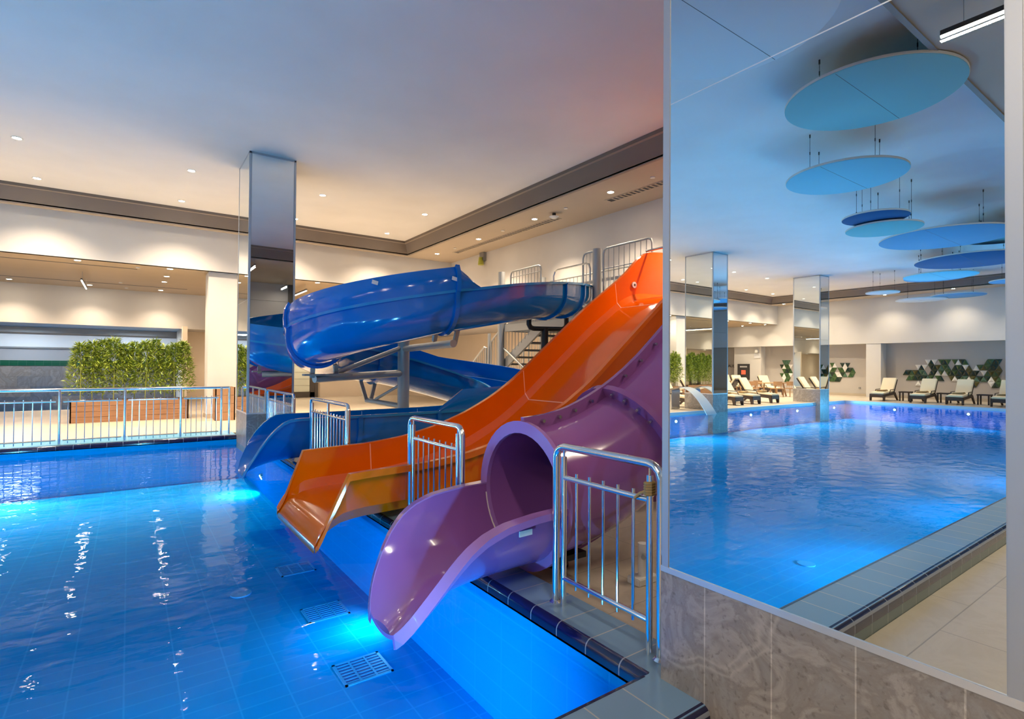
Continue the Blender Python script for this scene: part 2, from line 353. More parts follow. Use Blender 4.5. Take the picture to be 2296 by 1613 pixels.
# white square columns by the planters
for i, (x, y, lab) in enumerate(((1.82, 17.42, 'white square plaster column beside the bamboo planter, left of the mirrored column'), (-19.3, 17.42, 'white square plaster column among the sun loungers in the mirror reflection'))):
    c = empty('square_column', (x, y, FZ), lab, 'column')
    MB().box(0, .74, 0, .72, .12, LOWC - FZ).build('shaft', 'wall_white', c, bevel=.008)
    MB().box(-.012, .752, -.012, .732, 0, .12).build('skirting', 'soffit_beige', c)
# ================================================================ MIRROR COLUMNS
def mirror_column(x, y, w, d, z0, top, label, seam=True):
    c = empty('mirror_column', (x, y, z0), label, 'column'); H = top - z0; ph = .70 - z0
    MB().box(.02, w - .02, .02, d - .02, 0, H).build('core', 'dark_brown', c)
    p = MB().box(0, w, 0, d, 0, ph - .012); p.build('plinth', 'plinth_stone' if seam else 'plinth_stone_x', c)
    segs = [(ph, 2.92 - z0 - .002), (2.92 - z0 + .002, H - .03)]
    for a, b in segs:
        MB().box(.004, .012, .045, d - .045, a, b).build('mirror_panel', 'mirror', c)
        MB().box(w - .012, w - .004, .045, d - .045, a, b).build('mirror_panel', 'mirror', c)
        MB().box(.04, w - .04, .004, .012, a, b).build('mirror_panel', 'mirror', c)
        MB().box(.04, w - .04, d - .012, d - .004, a, b).build('mirror_panel', 'mirror', c)
    for px, py in ((0, 0), (w - .045, 0), (0, d - .045), (w - .045, d - .045)):
        MB().box(px, px + .045, py, py + .045, ph - .012, H).build('corner_profile', 'alu', c, bevel=.004)
    t = MB().box(-.002, w + .002, -.002, d + .002, ph - .022, ph + .004); t.build('base_profile', 'alu_bright', c)
    MB().box(0, w, 0, d, H - .04, H).build('top_profile', 'alu', c)
    MB().box(.0035, .013, .045, d - .045, 2.92 - z0 - .0025, 2.92 - z0 + .0025).build('seam', 'alu_bright', c)
    return c
mirror_column(2.1, .395, .88, 1.295, 0, SOF, 'large mirror-clad column close on the right, reflecting the whole pool hall')
mirror_column(1.87, 11.47, .875, 1.22, -.1, CEIL, 'mirror-clad column at the far pool corner behind the blue slide exit', False)
mirror_column(-5.75, 11.47, .9, 1.2, -.1, CEIL, 'mirror-clad column in the pool edge beyond the left side of the photo', False)
mirror_column(-13.78, 11.47, .92, 1.2, PB, CEIL, 'mirror-clad column beside the waterfall spout, nearer of two in the reflection', False)
mirror_column(-21.75, 11.47, .85, 1.2, PB, CEIL, 'mirror-clad column before the tables, farther of two in the reflection', False)
# ================================================================ LIGHTS
def nth(i): return ['first', 'second', 'third', 'fourth', 'fifth', 'sixth', 'seventh', 'eighth', 'ninth', 'tenth', 'eleventh', 'twelfth', 'thirteenth'][i]
lamp_proto = None
def downlight(x, y, z, power, label, group, size=2.05):
    global lamp_proto
    if lamp_proto is None:
        t = empty('downlight', (x, y, z), label, 'light', group)
        m = MB(); n = 24
        rings = [[Vector((rr * math.cos(2 * PI * i / n), rr * math.sin(2 * PI * i / n), zz)) for i in range(n)] for rr, zz in ((.062, -.002), (.068, -.010), (.085, -.010), (.088, .004))]
        m.loft(rings, caps=False); m.build('bezel', 'white_paint', t)
        MB().disc((0, 0, -.006), .062, .005, 24).build('lens', 'lamp', t)
        lamp_proto = t
    else:
        t = copy_tree(lamp_proto); t.location = (x, y, z); tag(t, label, 'light', group)
    L = bpy.data.lights.new('spot', 'SPOT'); L.energy = power; L.color = WARM; L.spot_size = size; L.spot_blend = 1.0; L.shadow_soft_size = .05
    lo = bpy.data.objects.new('spot', L); COL.objects.link(lo); lo.location = (x, y, z - .03)
    return t
trayx = [6.60, 3.83, 1.05, -1.74, -4.5, -7.3, -10.0, -12.9, -15.0, -17.3, -20.0, -22.7, -25.4]
for i, x in enumerate(trayx):
    for y, row in ((13.42, 'front'), (16.08, 'back')):
        downlight(x, y, CEIL, DOWN_W, f'round recessed downlight in the raised white ceiling, {row} row, {nth(i)} from the slide tower end', 'downlights in the raised ceiling')
for i, y in enumerate((16.13, 13.5, 10.8, 8.14, 5.5)):
    downlight(8.4, y, SOF, DOWN_W * .8, f'recessed downlight in the beige soffit above the slides, {nth(i)} from the far corner', 'downlights in the soffit over the slides')
for i, y in enumerate((16.4, 14.0, 11.2, 8.4, 5.6)):
    downlight(-27.2, y, SOF, DOWN_W * .34, f'recessed downlight in the soffit over the triangle tile wall, {nth(i)} from the far corner', 'downlights over the triangle tile wall')
low = [(x, 17.62) for x in (6.9, 4.9, .9, -1.1, -18.3, -20.9, -23.4, -25.7)] + [(x, 22.95) for x in (6.9, 4.9, .9, -1.1, -3.1, -16.0, -19.0, -22.0, -25.0)] + [(.9, 19.2), (.9, 20.55), (-23.7, 19.2), (-23.7, 20.6), (-26.0, 20.0), (-27.5, 19.2), (-27.5, 17.7)]
names = {}
for i, x in enumerate((3.4, 6.5, 9.6)): downlight(x, 25.2, 2.98, 130, f'added fill downlight in the recess beyond the slides, {nth(i)} from the white column', 'added fill downlights in the far recess')  # extra lamps added to brighten the cream wall in the recess
for x, y in low:
    side = 'over the bamboo' if x > -6 else 'over the mirrored loungers'
    row = 'edge row' if y < 18 else ('wall row' if y > 22 else 'middle rows')
    k = names.get((side, row), 0); names[(side, row)] = k + 1
    downlight(x, y, LOWC, LOW_W * (1.5 if y > 22 else 1), f'downlight in the low ceiling {side}, {row}, {nth(k)} from the right', 'downlights in the low ceiling')
def pendant(x0, y0, x1, y1, z, zc, label, power=0):
    c = Vector(((x0 + x1) / 2, (y0 + y1) / 2, z)); t = empty('linear_pendant', c, label, 'light', 'linear pendant lights')
    a = Vector((x0, y0, z)) - c; b = Vector((x1, y1, z)) - c
    MB().beam(a + Vector((0, 0, .035)), b + Vector((0, 0, .035)), .04, .05).build('housing', 'dark_grey', t)
    MB().beam(a, b, .028, .024).build('diffuser', 'strip_lamp', t)
    for q in (.12, .88):
        p = a.lerp(b, q); MB().tube([p + Vector((0, 0, .06)), p + Vector((0, 0, zc - z))], .004, 6).build('suspension_wire', 'galv', t)
    if power:
        L = bpy.data.lights.new('strip', 'AREA'); L.shape = 'RECTANGLE'; L.size = (b - a).length; L.size_y = .05; L.energy = power; L.color = (1, .84, .64)
        lo = bpy.data.objects.new('strip', L); COL.objects.link(lo); lo.location = c + Vector((0, 0, -.05)); lo.rotation_euler = (0, 0, math.atan2((b - a).y, (b - a).x))
pendant(-2.64, .35, -2.64, 1.93, 5.12, SOF, 'glowing linear pendant at the upper right of the near mirror, above the discs', 60)
pendant(-1.12, 19.45, -1.12, 21.6, 4.0, LOWC, 'linear pendant under the low ceiling above the long bamboo planter', 12)
pendant(4.66, 18.0, 4.66, 19.5, 4.05, LOWC, 'linear pendant peeking over the top of the blue slide bend', 12)
pendant(-20.4, 18.9, -22.6, 18.9, 4.0, LOWC, 'longer linear pendant under the low ceiling in the mirror, near the waterfall column', 12)
pendant(-19.6, 20.6, -21.6, 20.6, 4.05, LOWC, 'shorter linear pendant farther back in the mirror, above the bamboo', 10)
pendant(3.6, 1.2, 3.6, 2.2, 5.15, SOF, 'linear pendant seen reflected high in the far corner column', 10)
pendant(5.7, -3.4, 5.7, -2.4, 5.15, SOF, 'second linear pendant reflected lower in the far corner column', 8)
for i, (x, y) in enumerate(((-6.6, .2), (-10.6, .2), (-14.6, .2), (5.6, .2), (.6, -1.6), (-4.4, -1.6))):  # unseen pendants added to light the slide fronts and near deck
    pendant(x, y, x, y + 1.6, 5.12, SOF, 'added fill pendant over the near deck behind the photographer, ' + nth(i) + ' of the row', 85)
def pool_light(p, n, label, power=POOL_W, spread=2.9):
    p = Vector(p); n = Vector(n); t = empty('pool_light', p, label, 'light', 'underwater pool lights')
    q = n.to_track_quat('Z', 'Y'); t.rotation_euler = q.to_euler()
    MB().disc((0, 0, 0), .075, .02, 24, .07).build('rim', 'chrome', t)
    MB().disc((0, 0, .016), .05, .012, 24, .045).build('lens', 'pool_lamp', t)
    L = bpy.data.lights.new('pool_area', 'AREA'); L.shape = 'DISK'; L.size = .06; L.energy = power; L.color = POOLC; L.spread = spread
    lo = bpy.data.objects.new('pool_area', L); COL.objects.link(lo); lo.location = p + n * .045; lo.rotation_euler = (-n).to_track_quat('Z', 'Y').to_euler()
for i, x in enumerate((.4, -2.9, -6.9, -10.9, -14.9, -18.9, -22.4)):
    pool_light((x, PY0, -.36), (0, 1, 0), f'round underwater light in the near pool wall, {nth(i)} from the slides')
for i, x in enumerate((-2.0, -6.0)):
    pool_light((x, PY1, -.25), (0, -1, 0), ['underwater light in the far pool wall below the railing, at the left photo edge', 'underwater light in the far pool wall outside the left edge'][i])
for i, x in enumerate((-11.0, -15.6, -19.2, -22.6)):
    pool_light((x, 11.66, -.2), (0, -1, 0), f'small underwater light below the lounger deck, {nth(i)} from the waterfall side')
for y, lab, k in ((4.75, 'underwater light in the slide side pool wall between the purple and orange exits', .085), (10.9, 'underwater light in the slide side pool wall beside the far corner column', .22)):
    pool_light((PX1, y, -.45), Vector((-1, 0, -.45)).normalized(), lab, POOL_W * k, 2.4)
for i, (y, cx) in enumerate(((7.0, 0), (4.0, 0), (9.6, 0))):
    pool_light((PX0, y, -.2), (1, 0, 0), 'underwater light in the end wall below the loungers, ' + ('middle one', 'nearest one', 'farthest one')[i])
# ================================================================ CEILING FITTINGS
for i, (x0, x1, y0, y1, z, lab) in enumerate(((8.72, 8.9, 10.36, 15.6, SOF, 'long slotted air vent in the soffit beyond the ceiling speaker'), (8.72, 8.9, 3.0, 8.6, SOF, 'slotted air vent in the soffit nearest the big mirror column'))):
    v = empty('air_vent', (x0, y0, z), lab, 'vent', 'slot vents')
    MB().box(0, x1 - x0, 0, y1 - y0, -.004, .006).build('backing', 'dark_grey', v)
    f = MB().box(-.02, 0, -.02, y1 - y0 + .02, -.014, .0).box(x1 - x0, x1 - x0 + .02, -.02, y1 - y0 + .02, -.014, 0)
    f.build('frame', 'soffit_beige', v)
    s_ = MB(); n = int((y1 - y0) / .12)
    for k in range(n): s_.box(0, x1 - x0, k * .12, k * .12 + .045, -.012, -.004)
    s_.build('slats', 'soffit_beige', v)
for i, (x0, x1, y, lab) in enumerate(((-12, .16, 18.27, 'thin dark slot diffuser in the low ceiling, nearer of two'), (-12, 1.65, 22.15, 'thin dark slot diffuser in the low ceiling, farther of two'))):
    MB().box(x0, x1, y - .035, y + .035, LOWC - .006, LOWC + .01).build('slot_diffuser', 'dark_brown', None, lab, 'vent')
for i, (x, y, z) in enumerate(((8.45, 15.0, SOF), (8.41, 12.25, SOF), (8.4, 9.6, SOF), (8.4, 7.0, SOF))):
    MB().disc((x, y, z - .02), .05, .02, 20).build('smoke_detector', 'white_paint', None, f'small white disc detector in the soffit over the slides, {nth(i)} from the far corner', 'detector', 'soffit detectors')
for i, (x, y) in enumerate(((.17, 17.9), (-.25, 21.6), (-.1, 23.0))):
    MB().disc((x, y, LOWC - .02), .05, .02, 20).build('smoke_detector', 'white_paint', None, ('small white detector in the low ceiling near its front edge', 'faint detector in the low ceiling beside the linear pendant', 'white detector in the low ceiling close to the back wall')[i], 'detector')
ap = empty('ceiling_speaker', (8.46, 10.1, SOF), 'white dome speaker on a black mount under the beige soffit', 'speaker')
MB().disc((0, 0, -.09), .045, .09, 20).build('mount', 'black_plastic', ap)
MB().disc((0, 0, -.13), .06, .045, 28, .12).build('dome', 'white_paint', ap)
hs = empty('wall_lamp', (XW - .1, 15.05, 5.2), 'small yellow-green lantern fixed high on the wall above the blue slide', 'lamp')
MB().box(-.02, .1, -.12, .12, -.06, .22).build('bracket', 'galv_dark', hs)
MB().disc((-.04, 0, -.2), .10, .25, 16, .07).build('lantern_body', 'yellow_green', hs)
# acoustic discs
pbr('disc_white', (.70, .76, .78), .8); pbr('disc_teal', (.22, .52, .55), .8); pbr('disc_sky', (.24, .60, .74), .8); pbr('disc_navy', (.01, .085, .24), .8); pbr('disc_blue', (.14, .36, .58), .8)
discs = [(-.95, 3.38, 5.36, 1.13, 'disc_white', 'huge pale ceiling disc cut off by the top left of the near mirror'),
 (-4.0, 3.1, 5.36, 1.04, 'disc_teal', 'large teal-blue ceiling disc near the linear pendant in the mirror'),
 (-6.25, 4.35, 5.08, .95, 'disc_sky', 'sky blue ceiling disc hanging right below the large teal one'),
 (-8.9, 4.85, 4.9, .62, 'disc_navy', 'small dark blue ceiling disc, darkest of all the hanging discs'),
 (-9.75, 5.0, 4.82, .74, 'disc_teal', 'teal ceiling disc half hidden behind the dark blue one'),
 (-12.35, 4.6, 4.92, 1.36, 'disc_blue', 'wide mid-blue ceiling disc with a pale rim at the right mirror edge'),
 (-16.3, 5.0, 4.9, 1.42, 'disc_navy', 'wide royal blue ceiling disc cut by the right mirror edge'),
 (-14.9, 4.0, 5.2, .9, 'disc_teal', 'teal ceiling disc sliver above the royal blue one at the mirror edge'),
 (-18.9, 6.55, 4.9, 1.05, 'disc_sky', 'bright sky blue ceiling disc overlapping the brown cornice line'),
 (-20.0, 7.0, 5.0, .95, 'disc_blue', 'blue ceiling disc peeking out left of the bright sky blue one'),
 (-22.2, 9.5, 4.9, .62, 'disc_white', 'small whitish ceiling disc against the brown cornice'),
 (-24.9, 8.95, 4.75, .95, 'disc_white', 'pale ceiling disc hanging low in front of the far wall'),
 (-24.8, 7.6, 4.8, .95, 'disc_blue', 'blue ceiling disc hanging low beside the pale one near the far wall'),
 (-22.3, 5.3, 4.9, .7, 'disc_blue', 'small blue ceiling disc over the cornice at the far right mirror edge')]
for x, y, z, r_, mt, lab in discs:
    t = empty('acoustic_disc', (x, y, z), lab, 'ceiling disc', 'acoustic discs hanging over the pool')
    n = 64; rg = [[Vector((q * math.cos(2 * PI * i / n), q * math.sin(2 * PI * i / n), zz)) for i in range(n)] for q, zz in ((r_ - .012, 0), (r_, .008), (r_, .045), (r_ - .01, .052))]
    MB().loft(rg).build('panel', mt, t)
    rg = [[Vector((q * math.cos(2 * PI * i / n), q * math.sin(2 * PI * i / n), zz)) for i in range(n)] for q, zz in ((r_ + .001, .012), (r_ + .004, .016), (r_ + .004, .044), (r_ + .001, .048))]
    MB().loft(rg, caps=False).build('rim', 'white_paint', t)
    if r_ > .9: MB().box(-r_ + .02, r_ - .02, -.003, .003, -.0015, .002).build('panel_joint', 'dark_grey', t)
    for k in range(3 if r_ < .8 else 4):
        a = .5 + 2 * PI * k / (3 if r_ < .8 else 4); p = Vector((.72 * r_ * math.cos(a), .72 * r_ * math.sin(a), .05)); topz = CEIL - z
        w_ = MB().tube([p, p + Vector((0, 0, topz - .05))], .004, 6); w_.tube([p, p + Vector((0, 0, .07))], .012, 8); w_.tube([p + Vector((0, 0, topz - .11)), p + Vector((0, 0, topz - .052))], .012, 8); w_.tube([p + Vector((0, 0, (topz) * .45)), p + Vector((0, 0, topz * .45 + .05))], .009, 6)
        w_.build('suspension_wire', 'dark_grey', t)
# ================================================================ SLIDE GEOMETRY
def interp(tab, x):
    if x <= tab[0][0]: return tab[0][1]
    for (a, va), (b, vb) in zip(tab, tab[1:]):
        if x <= b: t = (x - a) / (b - a); return va + (vb - va) * t
    return tab[-1][1]
def smooth_tab(tab, x, h):
    return (interp(tab, x - h) + 2 * interp(tab, x) + interp(tab, x + h)) / 4
# ---- orange
OY0, OY1 = 4.8, 6.45; OC = (OY0 + OY1) / 2; OW = (OY1 - OY0) / 2
rimt = [(1.38, .04), (1.64, .66), (1.9, .675), (2.43, .69), (2.9, .745), (3.35, .85), (3.8, 1.01), (4.24, 1.22), (4.64, 1.48), (5.16, 1.90), (6.05, 2.61), (6.7, 3.06), (7.03, 3.30), (7.25, 3.52), (7.5, 3.70), (8.05, 3.76)]
flt = [(1.36, .0), (1.40, .08), (1.47, .17), (1.58, .235), (1.75, .265), (2.43, .285), (2.9, .335), (3.35, .43), (3.8, .58), (4.24, .79), (4.64, 1.05), (5.16, 1.47), (6.05, 2.19), (6.7, 2.64), (7.03, 2.80), (7.3, 2.86), (8.05, 2.88)]
xs = [1.36, 1.38, 1.42, 1.47, 1.53, 1.6, 1.64, 1.7] + [1.8 + .1 * i for i in range(63)]
def o_r(x): return interp(rimt, x) if x < 1.85 else smooth_tab(rimt, x, .12)
def o_f(x): return interp(flt, x) if x < 1.85 else smooth_tab(flt, x, .12)
def osec(x, off=0, both=True):
    zf, zr = o_f(x), o_r(x); zr = max(zr, zf + .02); b = OW - .13; tt = OW - .055
    q = min(1, (zr - zf) / .4); bb = b
    tt = b + (tt - b) * q
    inner = [(-tt, zr), (-bb - .03, zf + .09 * q), (-bb + .06, zf)] + [(bb * k / 4, zf) for k in (-3, -2, -1, 0, 1, 2, 3)] + [(bb - .06, zf), (bb + .03, zf + .09 * q), (tt, zr)]
    return inner, tt, bb, zf, zr
rings = []
for x in xs:
    inner, tt, bb, zf, zr = osec(x); th = .03
    fl = .055
    outer = [(tt + fl, zr), (tt + fl, zr - .05), (tt + fl - .012, zr - .05), (tt + fl - .012, zr - .012), (tt + .02, zr - .012), (bb + .07, zf + .07), (bb, zf - th), (-bb, zf - th), (-bb - .07, zf + .07), (-tt - .02, zr - .012), (-tt - fl + .012, zr - .012), (-tt - fl + .012, zr - .05), (-tt - fl, zr - .05), (-tt - fl, zr)]
    rings.append([Vector((x, OC + u, z)) for u, z in inner + outer])
osl = empty('open_slide', (4.5, OC, 0), 'wide open orange water slide running down between the blue and purple ones', 'water slide')
def at0(rs, o): return [[v - Vector(o.location) for v in r_] for r_ in rs]
MB().loft(at0(rings, osl)).build('chute', 'orange', osl, ang=28)
for sgn in (-1, 1):
    rs = []
    for x in xs[1:]:
        inner, tt, bb, zf, zr = osec(x); a, b = tt - .004, tt + .062
        rs.append([Vector((x, OC + sgn * u, z)) for u, z in ((a, zr - .004), (a, zr + .010), (b, zr + .010), (b, zr - .054), (b - .006, zr - .054), (b - .006, zr - .004))])
    MB().loft(at0(rs, osl)).build('rim', 'orange_rim', osl)
for xj in (2.43, 4.78, 6.72):
    rs = []
    for x in (xj - .006, xj + .006):
        inner = osec(x)[0]; rs.append([Vector((x, OC + u, z + .004)) for u, z in inner] + [Vector((x, OC + u, z + .001)) for u, z in inner[::-1]])
    MB().loft(at0(rs, osl)).build('joint_line', 'orange_line', osl)
MB().tube([Vector((7.14, OC + OW - .095, 3.08)) - Vector(osl.location), Vector((7.14, OC + OW - .115, 3.08)) - Vector(osl.location)], .055, 24).build('round_sticker', 'white_label', osl)
MB().tube([Vector((7.14, OC + OW - .112, 3.08)) - Vector(osl.location), Vector((7.14, OC + OW - .119, 3.08)) - Vector(osl.location)], .02, 16).build('sticker_mark', 'dark_grey', osl)
MB().tube([Vector((7.55, OY0 + .1, 3.74)) - Vector(osl.location), Vector((7.55, OY1 - .02, 3.74)) - Vector(osl.location)], .02, 12).build('start_bar', 'steel', osl)
# ---- round trough profile helper
def q_of(h, r): return r * math.acos(max(-1, 1 - h / r)) if h < r else PI * r / 2 + h - r
def pt(q, r): return (r * math.sin(q / r), r - r * math.cos(q / r)) if q < PI * r / 2 else (r, q - PI * r / 2 + r)
def trough(r, hl, hr, th=.022, fl=.06, ft=.03, n=12):
    ql, qr = q_of(max(hl, .01), r), q_of(max(hr, .01), r); R_ = r + th
    inner = []
    for k in range(n + 1):
        u, v = pt(ql * (1 - k / n), r); inner.append((-u, v))
    for k in range(1, n + 1):
        u, v = pt(qr * k / n, r); inner.append((u, v))
    ur, vr = inner[-1]; ul, vl = inner[0]
    nr = Vector((1, 0)) if hr >= r else Vector((math.sin(qr / r), -math.cos(qr / r)))
    nl = Vector((-1, 0)) if hl >= r else Vector((-math.sin(ql / r), -math.cos(ql / r)))
    tr_ = Vector((0, 1)) if hr >= r else Vector((math.cos(qr / r), math.sin(qr / r)))
    tl_ = Vector((0, 1)) if hl >= r else Vector((-math.cos(ql / r), math.sin(ql / r)))
    A = Vector((ur, vr)); B = Vector((ul, vl))
    out = [A + nr * fl, A + nr * fl - tr_ * ft, A + nr * th - tr_ * ft]
    for k in range(n - 1, -1, -1):
        u, v = pt(qr * k / n * .97, r)
        if qr * k / n < PI * r / 2: d_ = Vector((math.sin(qr * k / n / r), -math.cos(qr * k / n / r)))
        else: d_ = Vector((1, 0))
        out.append(Vector((u, v)) + d_ * th)
    for k in range(1, n):
        u, v = pt(ql * k / n * .97, r)
        if ql * k / n < PI * r / 2: d_ = Vector((-math.sin(ql * k / n / r), -math.cos(ql * k / n / r)))
        else: d_ = Vector((-1, 0))
        out.append(Vector((-u, v)) + d_ * th)
    out += [B + nl * th - tl_ * ft, B + nl * fl - tl_ * ft, B + nl * fl]
    return [Vector(p) for p in inner], out
def place(P, T, uv):
    T = Vector((T[0], T[1], T[2])).normalized(); sd = T.cross(Vector((0, 0, 1))).normalized(); up = sd.cross(T)
    return [Vector(P) + sd * p[0] + up * p[1] for p in uv]
# ---- purple
PYC = 3.22; pr = .46
psl = empty('tube_slide', (3.0, PYC, 0), 'purple closed tube water slide with open exit chute, nearest the gate and mirror', 'water slide')
zb = [(1.31, .0), (1.36, .05), (1.45, .12), (1.6, .19), (1.8, .225), (2.1, .24), (2.4, .24)]
zr_ = [(1.31, .04), (1.36, .16), (1.45, .31), (1.55, .455), (1.65, .555), (1.76, .62), (1.91, .665), (2.14, .69), (2.4, .70)]
rs = []; inners = []
for x in [1.31, 1.33, 1.36, 1.40, 1.45, 1.5, 1.55, 1.6, 1.65, 1.7, 1.76, 1.83, 1.91, 2.0, 2.14, 2.27, 2.40]:
    b = smooth_tab(zb, x, .04) if x > 1.34 else interp(zb, x); h = (smooth_tab(zr_, x, .04) if x > 1.34 else interp(zr_, x)) - b
    i_, o_ = trough(pr, h, h, .025, .075, .03)
    if x < 1.5:  # rounded nose: pull the middle forward
        k = (1.5 - x) / .19
    rs.append(place((x, PYC, b), (-1, 0, 0), i_ + o_)); inners.append((x, b, h))
MB().loft(at0(rs, psl)).build('exit_chute', 'purple', psl, ang=30)
for sgn in (-1, 1):
    rr = []
    for x, b, h in inners:
        i_, o_ = trough(pr, h, h, .025, .075, .03); A = i_[-1]; B = o_[0]
        A, B = Vector((A.x, A.y)), Vector((B.x, B.y)); d_ = (B - A).normalized(); n_ = Vector((-d_.y, d_.x))
        sec = [A - d_ * .003, A - d_ * .003 + n_ * .012, B + n_ * .012 + d_ * .004, B - n_ * .034 + d_ * .004, B - n_ * .034, B]
        rr.append(place((x, PYC, b), (-1, 0, 0), [(sgn * p.x, p.y) for p in sec]))
    MB().loft(at0(rr, psl)).build('chute_rim', 'purple_light', psl)
pc = [(2.4, .70), (2.7, .715), (3.0, .78), (3.3, .89), (3.65, 1.06), (4.0, 1.29), (4.4, 1.61), (5.0, 2.12), (6.0, 2.72), (7.0, 3.14), (8.1, 3.30)]
def pz(x): return smooth_tab(pc, x, .15) if x > 2.56 else interp(pc, x)
def circ(r_, n=40, a0=0): return [(r_ * math.cos(a0 + 2 * PI * k / n), r_ * math.sin(a0 + 2 * PI * k / n)) for k in range(n)]
pxs = [2.4 + .1 * k for k in range(57)]
def ptan(x): return Vector((-.1, 0, -(pz(x + .05) - pz(x - .05)))).normalized() if x > 2.5 else Vector((-1, 0, 0))
mb = MB(); outr = [place((x, PYC, pz(x)), ptan(x), circ(.482)) for x in pxs]; inr = [place((x, PYC, pz(x)), ptan(x), circ(.46)) for x in pxs]
n = 40; k = len(pxs)
vs = [v for r_ in at0(outr, psl) for v in r_] + [v for r_ in at0(inr, psl) for v in r_]; fs = []
for i in range(k - 1):
    for j in range(n):
        a = i * n + j; b = i * n + (j + 1) % n; fs.append((a, b, b + n, a + n)); c = k * n; fs.append((c + a, c + a + n, c + b + n, c + b))
for j in range(n): fs.append((j, k * n + j, k * n + (j + 1) % n, (j + 1) % n))
mb.add(vs, fs); mb.smooth = True; mb.build('tube', 'purple', psl)
def ring(P, T, r0, r1, w, name, mat, parent, n=40):
    T = Vector(T).normalized(); P = Vector(P) - Vector(parent.location); rg = []
    for q, off in ((r0, -w / 2), (r1, -w / 2), (r1, w / 2), (r0, w / 2)): rg.append(place(P + T * off, T, circ(q, n)))
    m_ = MB(); vs = [v for r_ in rg for v in r_]; fs = []
    for i in range(4):
        for j in range(n): a = i * n + j; b = i * n + (j + 1) % n; c = ((i + 1) % 4) * n; fs.append((a, b, c + (j + 1) % n, c + j))
    m_.add(vs, fs); m_.smooth = True; return m_.build(name, mat, parent)
ring((2.40, PYC, .70), (-1, 0, 0), .458, .548, .035, 'mouth_ring', 'purple_light', psl)
for x in (3.5, 4.9, 6.4):
    ring((x, PYC, pz(x)), ptan(x), .47, .565, .06, 'ring_flange', 'purple', psl)
for sg, nm in ((1, 'top_flange'), (-1, 'bottom_flange')):
    rr = [place((x, PYC, pz(x)), ptan(x), [(-.02, sg * .47), (-.02, sg * .575), (.02, sg * .575), (.02, sg * .47)]) for x in pxs]
    MB().loft(at0(rr, psl)).build(nm, 'purple', psl)
for x in (2.62, 2.84, 3.06, 3.28, 3.75, 3.98, 4.2):
    T = ptan(x); p = place((x, PYC, pz(x)), T, [(-.018, .53), (-.05, .53)]); p = [q - Vector(psl.location) for q in p]
    MB().tube(p[::1], .014, 8).build('bolt', 'steel', psl)
for a in (1.35, 1.1, .85, .6):
    T = ptan(3.5); c = place((3.5, PYC, pz(3.5)), T, [(-.525 * math.cos(a), .525 * math.sin(a))])[0] - Vector(psl.location)
    MB().tube([c + T * .02, c + T * .065], .014, 8).build('bolt', 'steel', psl)
for dx in (0,):
    rs_ = []
    i_, o_ = trough(pr, .45, .45, .025, .075, .03)
    for x in (2.372, 2.384): rs_.append(place((x, PYC, .244), (-1, 0, 0), i_[1:-1] + [Vector((p.x, p.y - .002)) for p in i_[1:-1][::-1]]))
    MB().loft(at0(rs_, psl)).build('joint_line', 'cream_line', psl)
MB().obox(Vector((2.06, PYC - .50, .60)) - Vector(psl.location), (1, 0, .02), (0, 1, 0), (0, 0, 1), .05, .004, .018).build('data_plate', 'white_label', psl, label='small white data plate')
# ---- blue
bsl = empty('curved_slide', (4.5, 9, 0), 'blue curved open water slide looping from the tower to the far exit', 'water slide')
br_ = .43; bh = .62
P = []  # (x,y,z_bottom, left extra height)
def bez(p0, p1, p2, p3, n):
    o = []
    for i in range(n):
        t = i / n; o.append(tuple((1 - t) ** 3 * a + 3 * (1 - t) ** 2 * t * b + 3 * (1 - t) * t * t * c + t ** 3 * d_ for a, b, c, d_ in zip(p0, p1, p2, p3)))
    return o
pts = bez((8.05, 8.85, 2.76), (7.3, 8.45, 2.74), (6.5, 7.72, 2.62), (5.2, 7.66, 2.40), 14) + [(5.2, 7.66, 2.40), (4.85, 7.65, 2.335), (4.5, 7.65, 2.27), (4.3, 7.65, 2.235)]
cx, cyy, R0 = 4.11, 9.2, 1.55
for i in range(0, 25):
    a = -PI / 2 - PI * i / 24; z = 2.2 - (2.2 - 1.32) * (i / 24) - .10 * math.sin(PI * i / 24); pts.append((cx + R0 * math.cos(a), cyy + R0 * math.sin(a), z))
pts += [(4.5, 10.75, 1.24), (4.95, 10.75, 1.13), (5.4, 10.75, 1.01)]
cx2, cy2, R1 = 5.85, 9.775, .975
for i in range(0, 19):
    a = PI / 2 - PI * i / 18; z = .88 - (.88 - .30) * (i / 18); pts.append((cx2 + R1 * math.cos(a), cy2 + R1 * math.sin(a), z))
pts += [(5.4, 8.8, .27), (4.9, 8.8, .25), (4.4, 8.8, .24), (3.8, 8.8, .235), (3.0, 8.8, .23), (2.4, 8.8, .225), (2.1, 8.8, .22), (1.95, 8.8, .215), (1.85, 8.8, .205), (1.75, 8.8, .19), (1.65, 8.8, .165), (1.55, 8.8, .13), (1.47, 8.8, .09), (1.40, 8.8, .045), (1.36, 8.8, .0)]
BP = [Vector(p) for p in pts]
brim = [(1.36, .05), (1.40, .17), (1.47, .31), (1.55, .46), (1.65, .60), (1.75, .71), (1.85, .79), (1.95, .835), (2.1, .85)]
def btan(i):
    if i > 0 and BP[i].y < 8.9 and BP[i].x < 4.5 and i > 50: return Vector((-1, 0, 0))
    if i < 2: return (BP[1] - BP[0]) * Vector((1, 1, 0))
    t = BP[min(i + 1, len(BP) - 1)] - BP[max(i - 1, 0)]; return Vector((t.x, t.y, 0)).normalized()
def bhh(i):
    p = BP[i]
    if i > 50 and p.y < 8.9 and p.x < 2.1: return max(.03, interp(brim, p.x) - p.z)
    return bh
rs = []
for i, p in enumerate(BP):
    i_, o_ = trough(br_, bhh(i), bhh(i), .022, .055, .03); rs.append(place(p, btan(i), i_ + o_))
